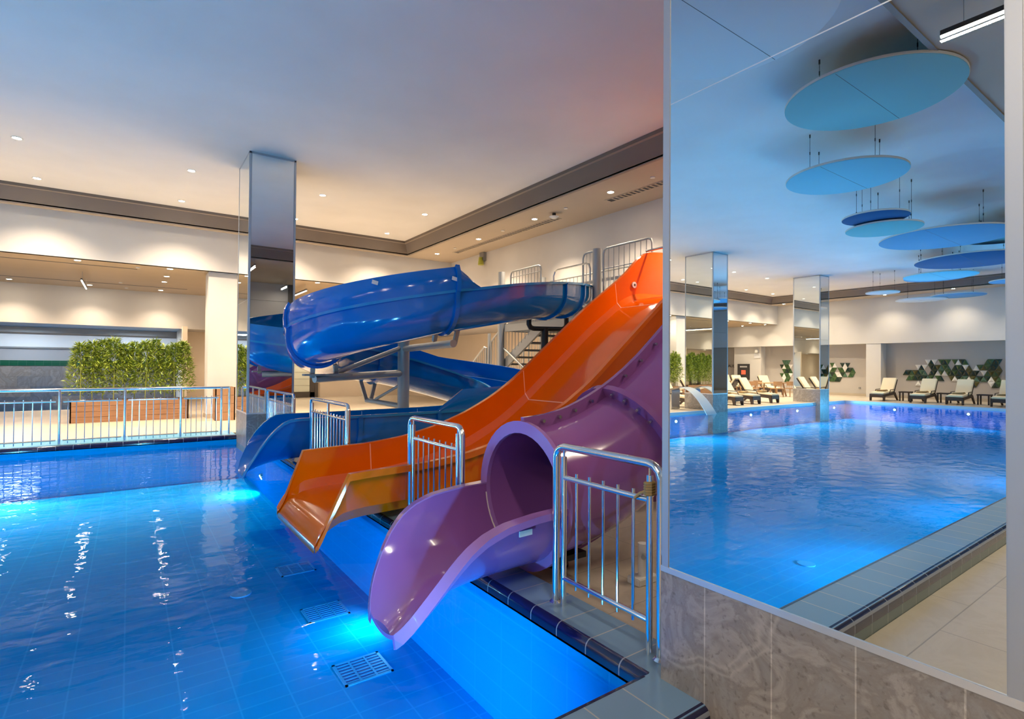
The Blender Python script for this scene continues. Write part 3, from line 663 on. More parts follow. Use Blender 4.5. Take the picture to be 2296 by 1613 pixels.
MB().loft(at0(rs, bsl)).build('trough', 'blue_gel', bsl, ang=30)
for sgn in (-1, 1):
    rr = []
    for i, p in enumerate(BP):
        h = bhh(i); i_, o_ = trough(br_, h, h, .022, .055, .03); A = i_[-1]; B = o_[0]; d_ = (B - A).normalized(); n_ = Vector((-d_.y, d_.x))
        sec = [A - d_ * .002, A - d_ * .002 + n_ * .008, B + n_ * .008 + d_ * .005, B - n_ * .034 + d_ * .005, B - n_ * .034, B]
        rr.append(place(p, btan(i), [(sgn * q.x, q.y) for q in sec]))
    MB().loft(at0(rr, bsl)).build('rim', 'blue_rim', bsl)
# high outer wall on the left hand of the rider
i0 = next(i for i, p in enumerate(BP) if p.x < 4.6 and p.y < 7.7); i1 = max(i for i, p in enumerate(BP) if p.x > 4.35 and p.y < 8.9)
rr = []
for i in range(i0, i1 + 1):
    q = min(1, (i - i0) / 2.0 + .05, (i1 - i) / 1.0 + .05); E_ = .36 * q; w = br_ + .02
    sec = [(-w, bh - .02), (-w - .012, bh + .33 * E_), (-w + .012, bh + .7 * E_), (-w + .055, bh + E_), (-w + .012, bh + E_ + .004), (-w - .035, bh + .72 * E_), (-w - .05, bh + .33 * E_), (-w - .035, bh - .02)]
    rr.append(place(BP[i], btan(i), sec))
MB().loft(at0(rr, bsl)).build('high_wall', 'blue_gel', bsl, ang=40)
def bflange(i, wall):
    th = .05; i_, o_ = trough(br_ + .02, bhh(i), bhh(i), th, th + .01, .02); sec = i_ + o_
    T = btan(i); a = place(BP[i] - T * .035 - Vector((0, 0, .02)), T, sec); b = place(BP[i] + T * .035 - Vector((0, 0, .02)), T, sec)
    MB().loft(at0([a, b], bsl)).build('joint_flange', 'blue_gel', bsl)
    if wall:
        w = br_ + .02; sec = [(-w - .04, bh - .02), (-w - .05, bh + .12), (-w - .035, bh + .26), (-w + .012, bh + .365), (-w - .02, bh + .39), (-w - .075, bh + .27), (-w - .09, bh + .12), (-w - .08, bh - .02)]
        a = place(BP[i] - T * .035, T, sec); b = place(BP[i] + T * .035, T, sec); MB().loft(at0([a, b], bsl)).build('wall_flange', 'blue_gel', bsl)
ia = next(i for i, p in enumerate(BP) if abs(p.x - 4.11) < .01 and p.y < 8)
for i, wl in ((5, False), (9, False), (ia, True), (ia + 12, True), (ia + 24, True), (len(BP) - 24, True), (len(BP) - 13, False), (len(BP) - 11, False)): bflange(i, wl)
# light seam between trough and high wall
rr = []
for i in range(ia + 20, i1):
    rr.append(place(BP[i], btan(i), [(-br_ + .003, bh + .004), (-br_ + .003, bh + .018), (-br_ - .01, bh + .018), (-br_ - .01, bh + .004)]))
MB().loft(at0(rr, bsl)).build('seam_line', 'blue_line', bsl)
for xj in (4.42, 3.35, 2.5):
    i_, o_ = trough(br_, bh - .02, bh - .02); z = .24
    MB().loft(at0([place((x, 8.8, z), (-1, 0, 0), i_ + [Vector((p.x * .997, p.y + .003)) for p in i_[::-1]]) for x in (xj - .006, xj + .006)], bsl)).build('joint_line', 'blue_line', bsl)
for x, y, z in ((4.02, 7.14, 2.98), (2.9, 7.5, 2.86)):
    MB().obox(Vector((x, y, z)) - Vector(bsl.location), (1, 0, -.2), (0, 1, 0), (.2, 0, 1), .045, .006, .028).build('sticker', 'white_label', bsl)
# ================================================================ SLIDE SUPPORTS
sp = empty('slide_support', (4.42, 9.87, FZ), 'thick grey steel post with side arms carrying the bends of the blue slide', 'post')
O = Vector(sp.location)
MB().tube([(0, 0, 0), (0, 0, 2.2)], .115, 24).build('post', 'galv', sp)
MB().disc((0, 0, 0), .2, .02, 24).build('foot_plate', 'galv_dark', sp)
def arm(a, b, r_=.06, name='arm', mat='galv'): MB().tube([Vector(a) - O, Vector(b) - O], r_, 14).build(name, mat, sp)
arm((4.42, 9.87, 1.50), (2.55, 9.3, 1.42), .07); arm((4.42, 9.87, 2.02), (3.0, 9.5, 1.52), .045, 'brace')
arm((4.42, 9.87, 1.98), (4.35, 7.75, 2.02), .065); arm((4.42, 9.87, .84), (4.0, 10.75, .93), .055); arm((4.42, 9.87, 1.3), (4.1, 10.5, .96), .03, 'brace')
arm((4.42, 9.87, .62), (5.2, 8.95, .35), .04)
for a, b in (((2.5, 9.25, 1.44), (2.5, 9.2, 1.66)), ((2.95, 9.4, 1.44), (2.9, 9.3, 1.66)), ((4.4, 7.8, 2.02), (4.4, 7.7, 2.26)), ((4.05, 7.85, 2.06), (4.0, 7.7, 2.22)), ((3.98, 10.72, .95), (3.86, 10.72, 1.33)), ((4.06, 10.66, .95), (4.16, 10.72, 1.27))):
    MB().beam(Vector(a) - O, Vector(b) - O, .07, .05, (0, 1, 0)).build('bracket', 'galv', sp)
MB().box(2.35 - O.x, 3.15 - O.x, 9.14 - O.y, 9.3 - O.y, 1.47 - O.z, 1.50 - O.z).build('bracket', 'galv_dark', sp)
s2 = empty('tube_support', (2.75, PYC, FZ), 'short black cradle standing under the mouth of the purple tube', 'post')
MB().disc((0, 0, 0), .09, .02, 20).tube([(0, 0, .02), (0, 0, .12)], .06, 14).build('cradle_post', 'black_plastic', s2)
MB().box(-.12, .12, -.2, .2, .10, .145).build('saddle', 'black_plastic', s2)
v = empty('valve_box', (3.05, 2.62, FZ), 'small pale valve fitting on the floor beneath the purple tube', 'valve')
MB().box(-.1, .1, -.06, .06, 0, .05).build('base', 'white_paint', v, bevel=.005); MB().tube([(0, 0, .05), (0, 0, .28)], .035, 14).build('riser', 'white_paint', v); MB().tube([(-.05, -.05, .2), (.05, .02, .2)], .018, 10).build('handle', 'galv', v)
# water supply pipe
wp = empty('supply_pipe', (6.97, 8.6, FZ), 'black plastic water pipe rising to the start of the blue slide', 'pipe'); O = Vector(wp.location)
MB().tube([(0, 0, 0), (0, 0, 2.34)], .075, 16).build('riser', 'black_plastic', wp)
def rel(L): return [Vector(p) - O for p in L]
MB().tube(rel([(6.56, 8.6, 2.74), (6.56, 8.6, 2.5), (6.60, 8.6, 2.44), (6.68, 8.6, 2.42), (7.44, 8.6, 2.44), (7.52, 8.6, 2.47), (7.56, 8.6, 2.54), (7.56, 8.6, 2.8)]), .05, 14).build('crosspipe', 'black_plastic', wp)
hp = [(7.56 + .42 * k / 20, 8.6, 2.84) for k in range(21)]
MB().tube(rel(hp), [.06 if k % 2 else .052 for k in range(21)], 14).build('ribbed_hose', 'black_plastic', wp)
# ================================================================ SLIDE TOWER
tw = empty('slide_tower', (8.8, 8, FZ), 'galvanised steel slide tower with platform, railings and open stairs behind the slides', 'tower'); O = Vector(tw.location)
DZ = 2.80
MB().box(8.08 - O.x, 9.5 - O.x, 2.4 - O.y, 11.5 - O.y, DZ - .06 - O.z, DZ - O.z).build('deck', 'galv_dark', tw)
for a, b in (((8.08, 2.4, DZ - .15), (8.08, 11.6, DZ - .15)), ((9.45, 2.4, DZ - .15), (9.45, 11.6, DZ - .15))): MB().beam(Vector(a) - O, Vector(b) - O, .08, .18).build('edge_beam', 'galv', tw)
MB().beam(Vector((8.08, 11.6, DZ - .15)) - O, Vector((9.45, 11.6, DZ - .15)) - O, .08, .18).build('edge_beam', 'galv', tw)
for x, y in ((8.02, 8.16), (8.02, 11.72), (9.42, 8.16), (9.42, 11.72), (8.05, 4.62), (8.05, 2.5), (9.42, 2.5)):
    MB().tube([Vector((x, y, FZ)) - O, Vector((x, y, 4.14)) - O], .092, 20).build('post', 'galv', tw)
def rail_panel(a, b, z0, z1, nb, r_=.022, mid=None):
    a = Vector((*a, 0)); b = Vector((*b, 0)); d_ = (b - a); L_ = d_.length; d_ = d_.normalized(); c = .1
    P_ = [a + Vector((0, 0, z0)), a + Vector((0, 0, z1 - c)), a + d_ * .03 + Vector((0, 0, z1 - .03)), a + d_ * c + Vector((0, 0, z1)), b - d_ * c + Vector((0, 0, z1)), b - d_ * .03 + Vector((0, 0, z1 - .03)), b + Vector((0, 0, z1 - c)), b + Vector((0, 0, z0))]
    MB().tube([p - O for p in P_], r_, 10).build('rail_loop', 'galv', tw)
    m_ = MB(); m_.tube([a + Vector((0, 0, z0 + .08)) - O, b + Vector((0, 0, z0 + .08)) - O], .014, 8)
    if mid: m_.tube([a + Vector((0, 0, mid)) - O, b + Vector((0, 0, mid)) - O], .012, 8)
    m_.build('cross_rail', 'galv', tw)
    for k in range(1, nb): p = a + d_ * (L_ * k / nb); MB().tube([p + Vector((0, 0, z0 + .08)) - O, p + Vector((0, 0, z1)) - O], .009, 6, False).build('baluster', 'galv', tw)
rail_panel((8.06, 8.0), (8.06, 6.72), DZ, 4.12, 9, mid=3.7)
rail_panel((8.06, 8.62), (8.06, 8.2), DZ, 4.12, 4)
rail_panel((8.06, 11.35), (8.06, 10.1), DZ, 4.10, 10, mid=3.95)
rail_panel((9.46, 11.5), (9.46, 8.3), DZ, 4.0, 22)
MB().tube([Vector(p) - O for p in ((8.0, 9.55, 3.3), (8.0, 9.55, 3.75), (8.0, 9.50, 3.85), (8.0, 9.4, 3.88), (8.0, 8.48, 3.88), (8.0, 8.38, 3.85), (8.0, 8.34, 3.75), (8.0, 8.34, 3.5))], .02, 10).build('start_bar', 'steel', tw)
sx0, sx1 = 8.12, 9.35; y0, z0, y1, z1 = 10.2, DZ - .1, 14.2, FZ + .05
for x in (sx0, sx1): MB().beam(Vector((x, y0, z0 - .1)) - O, Vector((x, y1, z1)) - O, .06, .24).build('stringer', 'galv', tw)
for k in range(14):
    t = (k + .5) / 14; y = y0 + (y1 - y0) * t; z = z0 + (z1 - z0) * t
    MB().box(sx0 - O.x, sx1 - O.x, y - .14 - O.y, y + .14 - O.y, z - .02 - O.z, z + .03 - O.z).build('tread', 'galv_dark', tw)
for x in (sx0 - .03, sx1 + .03):
    for (ya, yb) in ((y0 + .15, 12.3), (12.55, y1 - .2)):
        za = z0 + (z1 - z0) * (ya - y0) / (y1 - y0); zb_ = z0 + (z1 - z0) * (yb - y0) / (y1 - y0)
        MB().tube([Vector(p) - O for p in ((x, ya, za), (x, ya, za + .95), (x, ya + .1, za + .98), (x, yb - .1, zb_ + 1.04), (x, yb, zb_ + .95), (x, yb, zb_))], .022, 10).build('stair_rail', 'galv', tw)
        nb = 14
        for k in range(1, nb):
            y = ya + (yb - ya) * k / nb; z = za + (zb_ - za) * k / nb; MB().tube([Vector((x, y, z)) - O, Vector((x, y, z + .99)) - O], .009, 6, False).build('baluster', 'galv', tw)
MB().tube([Vector((8.05, 11.7, 2.15)) - O, Vector((8.05, 10.2, 1.3)) - O], .03, 10).build('brace', 'galv', tw)
MB().tube([Vector((8.1, 12.42, FZ)) - O, Vector((8.1, 12.42, 2.55)) - O], .045, 12).build('newel', 'galv', tw)
# ================================================================ GATES beside the slide exits
def gate(y0, y1, label, nb, x=2.235, mid=0):
    g = empty('exit_railing', (x, (y0 + y1) / 2, CZ), label, 'railing', 'chrome railings between the slide exits'); L_ = y1 - y0; a = -L_ / 2; b = L_ / 2
    MB().tube([(0, b, 0), (0, b, .92), (0, b - .012, .955), (0, b - .04, .982), (0, b - .08, .992), (0, a + .08, .992), (0, a + .04, .982), (0, a + .012, .955), (0, a, .92), (0, a, 0)], .0235, 18).build('top_loop', 'chrome', g)
    for yy in (a, b): MB().disc((0, yy, 0), .04, .012, 20, .028).build('foot_flange', 'chrome', g)
    i0_, i1_ = a + .075, b - .075
    for yy in (i0_, i1_): MB().tube([(0, yy, .0), (0, yy, .93)], .018, 14).tube([(0, yy, .93), (0, yy, .975)], .007, 8).build('inner_post', 'chrome', g)
    for zz in (.17, .80): MB().tube([(0, i0_, zz), (0, i1_, zz)], .0165, 14).build('cross_rail', 'chrome', g)
    for k in range(1, nb): yy = i0_ + (i1_ - i0_) * k / nb; MB().tube([(.002, yy, .13), (.002, yy, .84)], .0085, 10).build('baluster', 'chrome', g)
    for k in range(mid): yy = a + (b - a) * (k + 1) / (mid + 1); MB().tube([(0, yy, 0), (0, yy, .97)], .018, 12).build('inner_post', 'chrome', g)
    return g
gate(1.80, 2.63, 'polished steel railing nearest the big mirror, in front of the purple tube', 6)
gate(3.82, 4.82, 'polished steel railing between the purple and the orange slide exits', 8)
gate(6.62, 8.30, 'polished steel railing between the orange and the blue slide exits', 12, mid=1)
gate(9.33, 11.4, 'polished steel railing between the blue slide exit and the corner column', 18, mid=2)
rp = MB(); 
for k in range(5): rp.tube([(2.235 + .024 * math.cos(a_ / 6 * 2 * PI), 1.875 + .024 * math.sin(a_ / 6 * 2 * PI), .985 + k * .014 + .002 * a_) for a_ in range(7)], .008, 8)
rp.tube([(2.225, 1.9, 1.0), (2.22, 1.93, .985), (2.215, 1.96, .955)], .008, 8)
rp.build('rope_wrap', 'rope', None, 'brown rope knotted round the post of the nearest railing', 'rope')
# ================================================================ FAR RAILING
fr = empty('pool_railing', (0, 12.78, CZ), 'long polished railing with thin balusters along the far pool edge', 'railing')
X0, X1 = -4.0, 1.75
MB().tube([(X0, 0, 1.0), (X1, .02, 1.0)], .027, 16).build('handrail', 'chrome', fr)
posts = [-3.0, -2.0, -1.02, -.05, .87, 1.60]
for p in posts + [1.75]: MB().tube([(p, 0, 0), (p, 0, 1.0)], .023, 14).build('post', 'chrome', fr)
segs = list(zip(posts, posts[1:]))
for a, b in segs:
    for zz in (.08, .79): MB().tube([(a + .05, 0, zz), (b - .05, 0, zz)], .015, 10).build('cross_rail', 'chrome', fr)
    for k in range(1, 8): q = a + (b - a) * k / 8; MB().tube([(q, 0, .02), (q, 0, .83)], .008, 8).build('baluster', 'chrome', fr)
# ================================================================ POOL FITTINGS
for i, (cx_, cy_, lab) in enumerate(((1.62, 6.6, 'faint pool floor grate farthest toward the orange slide'), (1.58, 5.3, 'pool floor grate in the middle of the three below the slides'), (1.53, 4.14, 'pool floor grate nearest the purple slide lip'))):
    g = empty('floor_grate', (cx_, cy_, PB), lab, 'grate', 'square grates on the pool floor')
    f = MB().box(-.19, .19, -.17, -.15, 0, .008).box(-.19, .19, .15, .17, 0, .008).box(-.19, -.17, -.17, .17, 0, .008).box(.17, .19, -.17, .17, 0, .008).box(-.07, -.055, -.15, .15, 0, .008).box(.055, .07, -.15, .15, 0, .008)
    pbr('grate_blue', (.03, .36, .72), .5) if 'grate_blue' not in M else None
    f.build('frame', 'grate_blue', g); b_ = MB()
    for k in range(7): b_.box(-.17, .17, -.14 + k * .042, -.125 + k * .042, 0, .007)
    b_.build('bars', 'grate_blue', g)
    pbr('grate_dark', (.0, .09, .40), .6) if 'grate_dark' not in M else None
    MB().box(-.17, .17, -.15, .15, .0, .003).build('recess', 'grate_dark', g)
for x, y, lab in ((.98, 6.2, 'round pale inlet cap on the pool floor off the orange lip'), (-2.55, 3.25, 'round pale inlet cap on the pool floor seen in the near mirror')):
    MB().disc((x, y, PB), .10, .012, 28).build('floor_inlet', 'grate_blue', None, lab, 'inlet')
wf = empty('waterfall_spout', (-12.25, 12.35, FZ), 'steel waterfall spout pouring a curved sheet of water into the pool', 'fountain')
MB().box(-.24, .24, .25, .33, 0, .6).build('stand', 'steel', wf, bevel=.01)
MB().add([(-.26, .4, .66), (.26, .4, .66), (.26, .4, .74), (-.26, .4, .74), (-.26, -.1, .80), (.26, -.1, .80), (.26, -.1, .84), (-.26, -.1, .84)], [(0, 1, 5, 4), (3, 7, 6, 2), (0, 4, 7, 3), (1, 2, 6, 5), (4, 5, 6, 7), (0, 3, 2, 1)]).build('spout', 'steel', wf)
MB().box(-.24, .24, .24, .36, .55, .7).build('neck', 'steel', wf)
rg = []
for k in range(13):
    t = k / 12; y = -.1 - 1.15 * t; z = .82 - .86 * t * t - .04 * t; w = .24 + .05 * t; rg.append([(-w, y, z + .012), (w, y, z + .012), (w, y, z - .012), (-w, y, z - .012)])
wm = MB().loft([[Vector(q) for q in r_] for r_ in rg]); wso = wm.build('water_sheet', 'falling_water', wf)
# ================================================================ BAMBOO
def leaf_mesh(seed, h, spread, nl):
    rnd = random.Random(seed); m = MB()
    for k in range(nl):
        z = h * (.14 + .85 * rnd.random() ** .62); a = rnd.random() * 2 * PI; env = spread * (1.1 - .97 * (z / h) ** 2.2); q = env * math.sqrt(rnd.random())
        c = Vector((q * math.cos(a), q * math.sin(a) * .7, z)); L_ = .09 + .09 * rnd.random(); d_ = Vector((math.cos(a) * rnd.uniform(.3, 1), math.sin(a) * rnd.uniform(.3, 1), rnd.uniform(-.7, .9))).normalized()
        sd = d_.cross(Vector((rnd.random() - .5, rnd.random() - .5, rnd.random()))).normalized() * (.010 + .006 * rnd.random())
        m.add([c, c + d_ * L_ * .45 + sd, c + d_ * L_, c + d_ * L_ * .45 - sd], [(0, 1, 2, 3)])
    return m
def stem_mesh(seed, h):
    rnd = random.Random(seed + 50); m = MB(); dx, dy = rnd.uniform(-.06, .06), rnd.uniform(-.05, .05)
    m.tube([(0, 0, 0), (dx * .3, dy * .3, h * .35), (dx * .7, dy * .7, h * .7), (dx, dy, h * .98)], [.013, .011, .008, .003], 7)
    for k in range(12):
        z = h * (.3 + .6 * rnd.random()); a = rnd.random() * 2 * PI; m.tube([(dx * z / h, dy * z / h, z), (dx * z / h + .2 * math.cos(a), dy * z / h + .15 * math.sin(a), z + .16)], .003, 4)
    return m
protos = []
def bamboo(x, y, z, label, group, k, sc=1.0):
    if len(protos) <= k % 4:
        s_ = len(protos); t = empty('bamboo_plant', (x, y, z), label, 'plant', group)
        stem_mesh(s_, 1.55).build('stem', 'stem', t)
        leaf_mesh(s_ + 9, 1.72, .30, 1150).build('foliage', 'leaf', t); protos.append(t)
    else: t = copy_tree(protos[k % 4]); t.location = (x, y, z); tag(t, label, 'plant', group)
    t.rotation_euler = (0, 0, k * 2.1); t.scale = (1, 1, sc); return t
def planter(x0, x1, y0, y1, h, z, label, wd='planter_wood'):
    p = empty('wooden_planter', ((x0 + x1) / 2, (y0 + y1) / 2, z), label, 'planter'); a, b = (x1 - x0) / 2, (y1 - y0) / 2
    m = MB()
    for k in range(4): hh = h / 4; m.box(-a, a, -b, -b + .03, k * hh + .004, (k + 1) * hh - .003).box(-a, a, b - .03, b, k * hh + .004, (k + 1) * hh - .003).box(-a, -a + .03, -b, b, k * hh + .004, (k + 1) * hh - .003).box(a - .03, a, -b, b, k * hh + .004, (k + 1) * hh - .003)
    m.build('box', wd, p); MB().box(-a + .03, a - .03, -b + .03, b - .03, .01, h - .08).build('soil', 'soil', p); return p
planter(-1.22, 1.40, 17.78, 18.38, .58, FZ, 'long low wooden planter full of bamboo behind the far railing')
for k in range(11):
    bamboo(-1.02 + k * .232, 18.08 + .1 * ((k * 7) % 3 - 1), FZ + .48, f'bamboo plant in the long wooden planter, {nth(k)} from its left end', 'bamboo in the long wooden planter', k, .93 + .028 * ((k * 5) % 4))
planter(1.93, 2.42, 16.6, 17.1, .92, FZ, 'tall square wooden planter in front of the white square column', 'planter_wood2')
planter(-18.5, -17.1, 16.9, 17.3, .58, FZ, 'wooden planter with bamboo at the left edge of the near mirror')
for k in range(5): bamboo(-18.25 + k * .26, 17.1, FZ + .48, f'bamboo plant at the left edge of the near mirror, {nth(k)} from the left', 'bamboo at the left edge of the mirror', k + 3, 1.0 + .06 * (k % 2))
planter(-5.5, -2.95, 17.95, 18.5, .58, FZ, 'wooden planter with bamboo just left of the photo, seen in the mirrored column')
for k in range(8): bamboo(-5.3 + k * .3, 18.22, FZ + .48, f'bamboo plant reflected in the side of the mirrored column, {nth(k)} from the right', 'bamboo reflected in the mirrored column', k + 1, .98 + .05 * (k % 3))
planter(-17.2, -16.5, 14.95, 15.5, .85, FZ, 'square pale wooden box standing between the loungers in the mirror', 'planter_wood2')
planter(-28.0, -27.3, 21.0, 21.6, .58, FZ, 'small wooden planter in the back corner seen in the mirror')
bamboo(-27.65, 21.3, FZ + .48, 'single bamboo plant in the back corner seen in the mirror', 'corner bamboo', 2, 1.1)
# ================================================================ SUN LOUNGERS (foot end towards -Y at local origin)
def make_lounger():
    t = empty('sun_lounger', (0, 0, 0))
    side = MB()
    for sx in (-.31, .27): side.add([(sx, 0, .20), (sx + .04, 0, .20), (sx + .04, 1.35, .30), (sx, 1.35, .30), (sx, 0, .32), (sx + .04, 0, .32), (sx + .04, 1.35, .40), (sx, 1.35, .40)], [(0, 1, 2, 3), (4, 7, 6, 5), (0, 4, 5, 1), (2, 6, 7, 3), (0, 3, 7, 4), (1, 5, 6, 2)])
    side.box(-.31, .31, 0, .04, .17, .33); side.build('frame', 'dark_rattan', t)
    for sx in (-.31, .25):
        MB().add([(sx, 0, 0), (sx + .06, 0, 0), (sx + .06, .09, 0), (sx, .09, 0), (sx, -.01, .24), (sx + .06, -.01, .24), (sx + .06, .16, .26), (sx, .16, .26)], [(0, 1, 2, 3), (4, 7, 6, 5), (0, 4, 5, 1), (2, 6, 7, 3), (0, 3, 7, 4), (1, 5, 6, 2)]).build('leg', 'dark_rattan', t)
        MB().add([(sx, 1.62, 0), (sx + .06, 1.62, 0), (sx + .06, 1.71, 0), (sx, 1.71, 0), (sx, 1.2, .36), (sx + .06, 1.2, .36), (sx + .06, 1.36, .38), (sx, 1.36, .38)], [(0, 1, 2, 3), (4, 7, 6, 5), (0, 4, 5, 1), (2, 6, 7, 3), (0, 3, 7, 4), (1, 5, 6, 2)]).build('leg', 'dark_rattan', t)
    MB().add([(-.29, .0, .33), (.29, .0, .33), (.29, 1.2, .41), (-.29, 1.2, .41), (-.29, .0, .40), (.29, .0, .40), (.29, 1.17, .49), (-.29, 1.17, .49)], [(0, 1, 2, 3), (4, 7, 6, 5), (0, 4, 5, 1), (2, 6, 7, 3), (0, 3, 7, 4), (1, 5, 6, 2)]).build('seat_cushion', 'cushion', t, bevel=.02)
    MB().add([(-.29, 1.2, .41), (.29, 1.2, .41), (.29, 1.62, 1.05), (-.29, 1.62, 1.05), (-.29, 1.14, .46), (.29, 1.14, .46), (.29, 1.55, 1.10), (-.29, 1.55, 1.10)], [(0, 1, 2, 3), (4, 7, 6, 5), (0, 4, 5, 1), (2, 6, 7, 3), (0, 3, 7, 4), (1, 5, 6, 2)]).build('back_cushion', 'cushion', t, bevel=.02)
    MB().add([(-.3, 1.24, .36), (.3, 1.24, .36), (.3, 1.66, 1.0), (-.3, 1.66, 1.0), (-.3, 1.21, .39), (.3, 1.21, .39), (.3, 1.63, 1.02), (-.3, 1.63, 1.02)], [(0, 1, 2, 3), (4, 7, 6, 5), (0, 4, 5, 1), (2, 6, 7, 3), (0, 3, 7, 4), (1, 5, 6, 2)]).build('back_frame', 'dark_rattan', t)
    for sx in (-.33, .29): MB().tube([(sx + .02, .62, .34), (sx + .02, .72, .52), (sx + .02, 1.25, .54)], .018, 8).build('armrest', 'dark_rattan', t)
    return t
def make_towel():
    m = MB(); m.box(-.22, .22, -.14, .14, 0, .035).box(-.2, .2, -.12, .12, .035, .06); return m
lp = None; tp = None
spots = []
for i, y in enumerate((10.7, 9.08, 7.75, 6.25, 4.75)):
    spots.append((-24.85, y, -PI / 2 + PI, f'cream cushioned lounger facing the pool by the triangle tile wall, {nth(i)} from the pilaster', 'loungers along the triangle tile wall', True))
for i, x in enumerate((-13.3, -14.75, -16.15, -17.45, -18.95)):
    spots.append((x, 12.45, 0, f'cream lounger with its foot at the pool edge by the waterfall, {nth(i)} from the spout', 'loungers in front of the tables', i > 1))
for i, (x, y, rz, lab) in enumerate(((-16.9, 15.9, .3, 'cream lounger in the second row beside the left mirror edge'), (-18.2, 15.6, 2.9, 'lounger turned away from the pool next to the pale wooden box'), (-20.0, 15.2, .35, 'cream lounger in the second row behind the waterfall column'),
        (-26.0, 18.6, .5, 'cream lounger behind the far mirror column plinth, left one'), (-25.0, 17.2, .5, 'cream lounger behind the far mirror column plinth, middle one'), (-25.9, 16.0, .5, 'cream lounger behind the far mirror column plinth, right one'))):
    spots.append((x, y, rz, lab, 'loungers in the second row', False))
for x, y, rz, lab, grp, tw_ in spots:
    if lp is None: lp = make_lounger(); o = lp
    else: o = copy_tree(lp)
    o.location = (x, y, FZ); o.rotation_euler = (0, 0, rz); tag(o, lab, 'sun lounger', grp)
    if tw_:
        if tp is None: tp = make_towel().build('folded_towel', 'towel', bevel=.012); q = tp
        else: q = tp.copy(); COL.objects.link(q)
        dv = Matrix.Rotation(rz, 3, 'Z') @ Vector((0, .62, .458)); q.location = (x + dv.x, y + dv.y, FZ + dv.z); q.rotation_euler = (.07 * math.cos(rz), .07 * math.sin(rz), rz)
        tag(q, 'brown folded towel on the ' + lab.replace('cream ', '').replace('cushioned ', '').replace('facing the pool ', '').replace('with its foot at the pool edge ', ''), 'towel', 'folded towels on the loungers')
def side_table(x, y, lab):
    t = empty('side_table', (x, y, FZ), lab, 'table', 'side tables between the loungers'); MB().box(-.24, .24, -.22, .22, .40, .46).build('top', 'dark_rattan', t)
    for a in (-.2, .2):
        for b in (-.18, .18): MB().box(a - .025, a + .025, b - .025, b + .025, 0, .40).build('leg', 'dark_rattan', t)
for i, y in enumerate((9.9, 8.42, 7.0, 5.5)): side_table(-26.0, y, f'dark square side table between loungers at the triangle wall, {nth(i)} from the pilaster')
# dining tables and chairs
def dining_table(x, y, lab, rz=0):
    t = empty('dining_table', (x, y, FZ), lab, 'table', None, rz); MB().box(-.85, .85, -.42, .42, .70, .74).build('table_top', 'tan_wood', t)
    for a in (-.78, .78):
        for b in (-.36, .36): MB().beam((a, b, 0), (a * .82, b * .8, .7), .05, .05, (1, 0, 0)).build('leg', 'tan_wood', t)
dining_table(-24.2, 15.6, 'long tan wooden table beside the far mirror column in the reflection', .3)
dining_table(-23.9, 18.0, 'second tan wooden table further back by the white block wall', .3)
cp = None
def chair(x, y, rz, lab):
    global cp
    if cp is None:
        t = empty('dining_chair', (x, y, FZ)); cp = t; MB().box(-.23, .23, -.22, .22, .42, .46).build('seat', 'tan_wood', t, bevel=.01)
        for a in (-.2, .2):
            for b in (-.19, .19): MB().beam((a * 1.15, b * 1.15, 0), (a, b, .42), .03, .03, (1, 0, 0)).build('leg', 'tan_wood', t)
        n_ = 12; rg = []
        for zz, s_ in ((.60, 1.0), (.82, 1.08)): rg.append([Vector((.25 * s_ * math.cos(PI * k / n_), .02 + .25 * s_ * math.sin(PI * k / n_), zz)) for k in range(n_ + 1)] + [Vector((.23 * s_ * math.cos(PI * k / n_), .02 + .23 * s_ * math.sin(PI * k / n_), zz)) for k in range(n_, -1, -1)])
        MB().loft(rg).build('backrest', 'tan_wood', t)
        for k in range(0, n_ + 1, 2): a = PI * k / n_; MB().tube([(.22 * math.cos(a), .02 + .2 * math.sin(a), .44), (.24 * math.cos(a), .02 + .24 * math.sin(a), .62)], .008, 6).build('back_spindle', 'tan_wood', t)
    else: t = copy_tree(cp)
    t.location = (x, y, FZ); t.rotation_euler = (0, 0, rz); tag(t, lab, 'chair', 'tan wooden chairs at the tables')
for x, y, rz, lab in ((-24.7, 14.75, PI + .3, 'tan wooden chair on the pool side of the long table, right one'), (-23.8, 15.0, PI + .2, 'tan wooden chair on the pool side of the long table, left one'), (-24.6, 16.45, .3, 'tan wooden chair on the wall side of the long table'), (-22.5, 15.6, 1.9, 'tan wooden chair at the left end of the long table'),
    (-23.3, 17.3, PI, 'tan wooden chair on the near side of the back table'), (-24.6, 18.9, .2, 'tan wooden chair behind the back table'), (-22.4, 17.6, 1.7, 'tan wooden chair at the left end of the back table')): chair(x, y, rz, lab)
MB().disc((-24.0, 18.0, FZ + .742), .09, .16, 16, .05).build('flower_pot', 'pink', None, 'small pink flower arrangement on the back dining table', 'flowers')
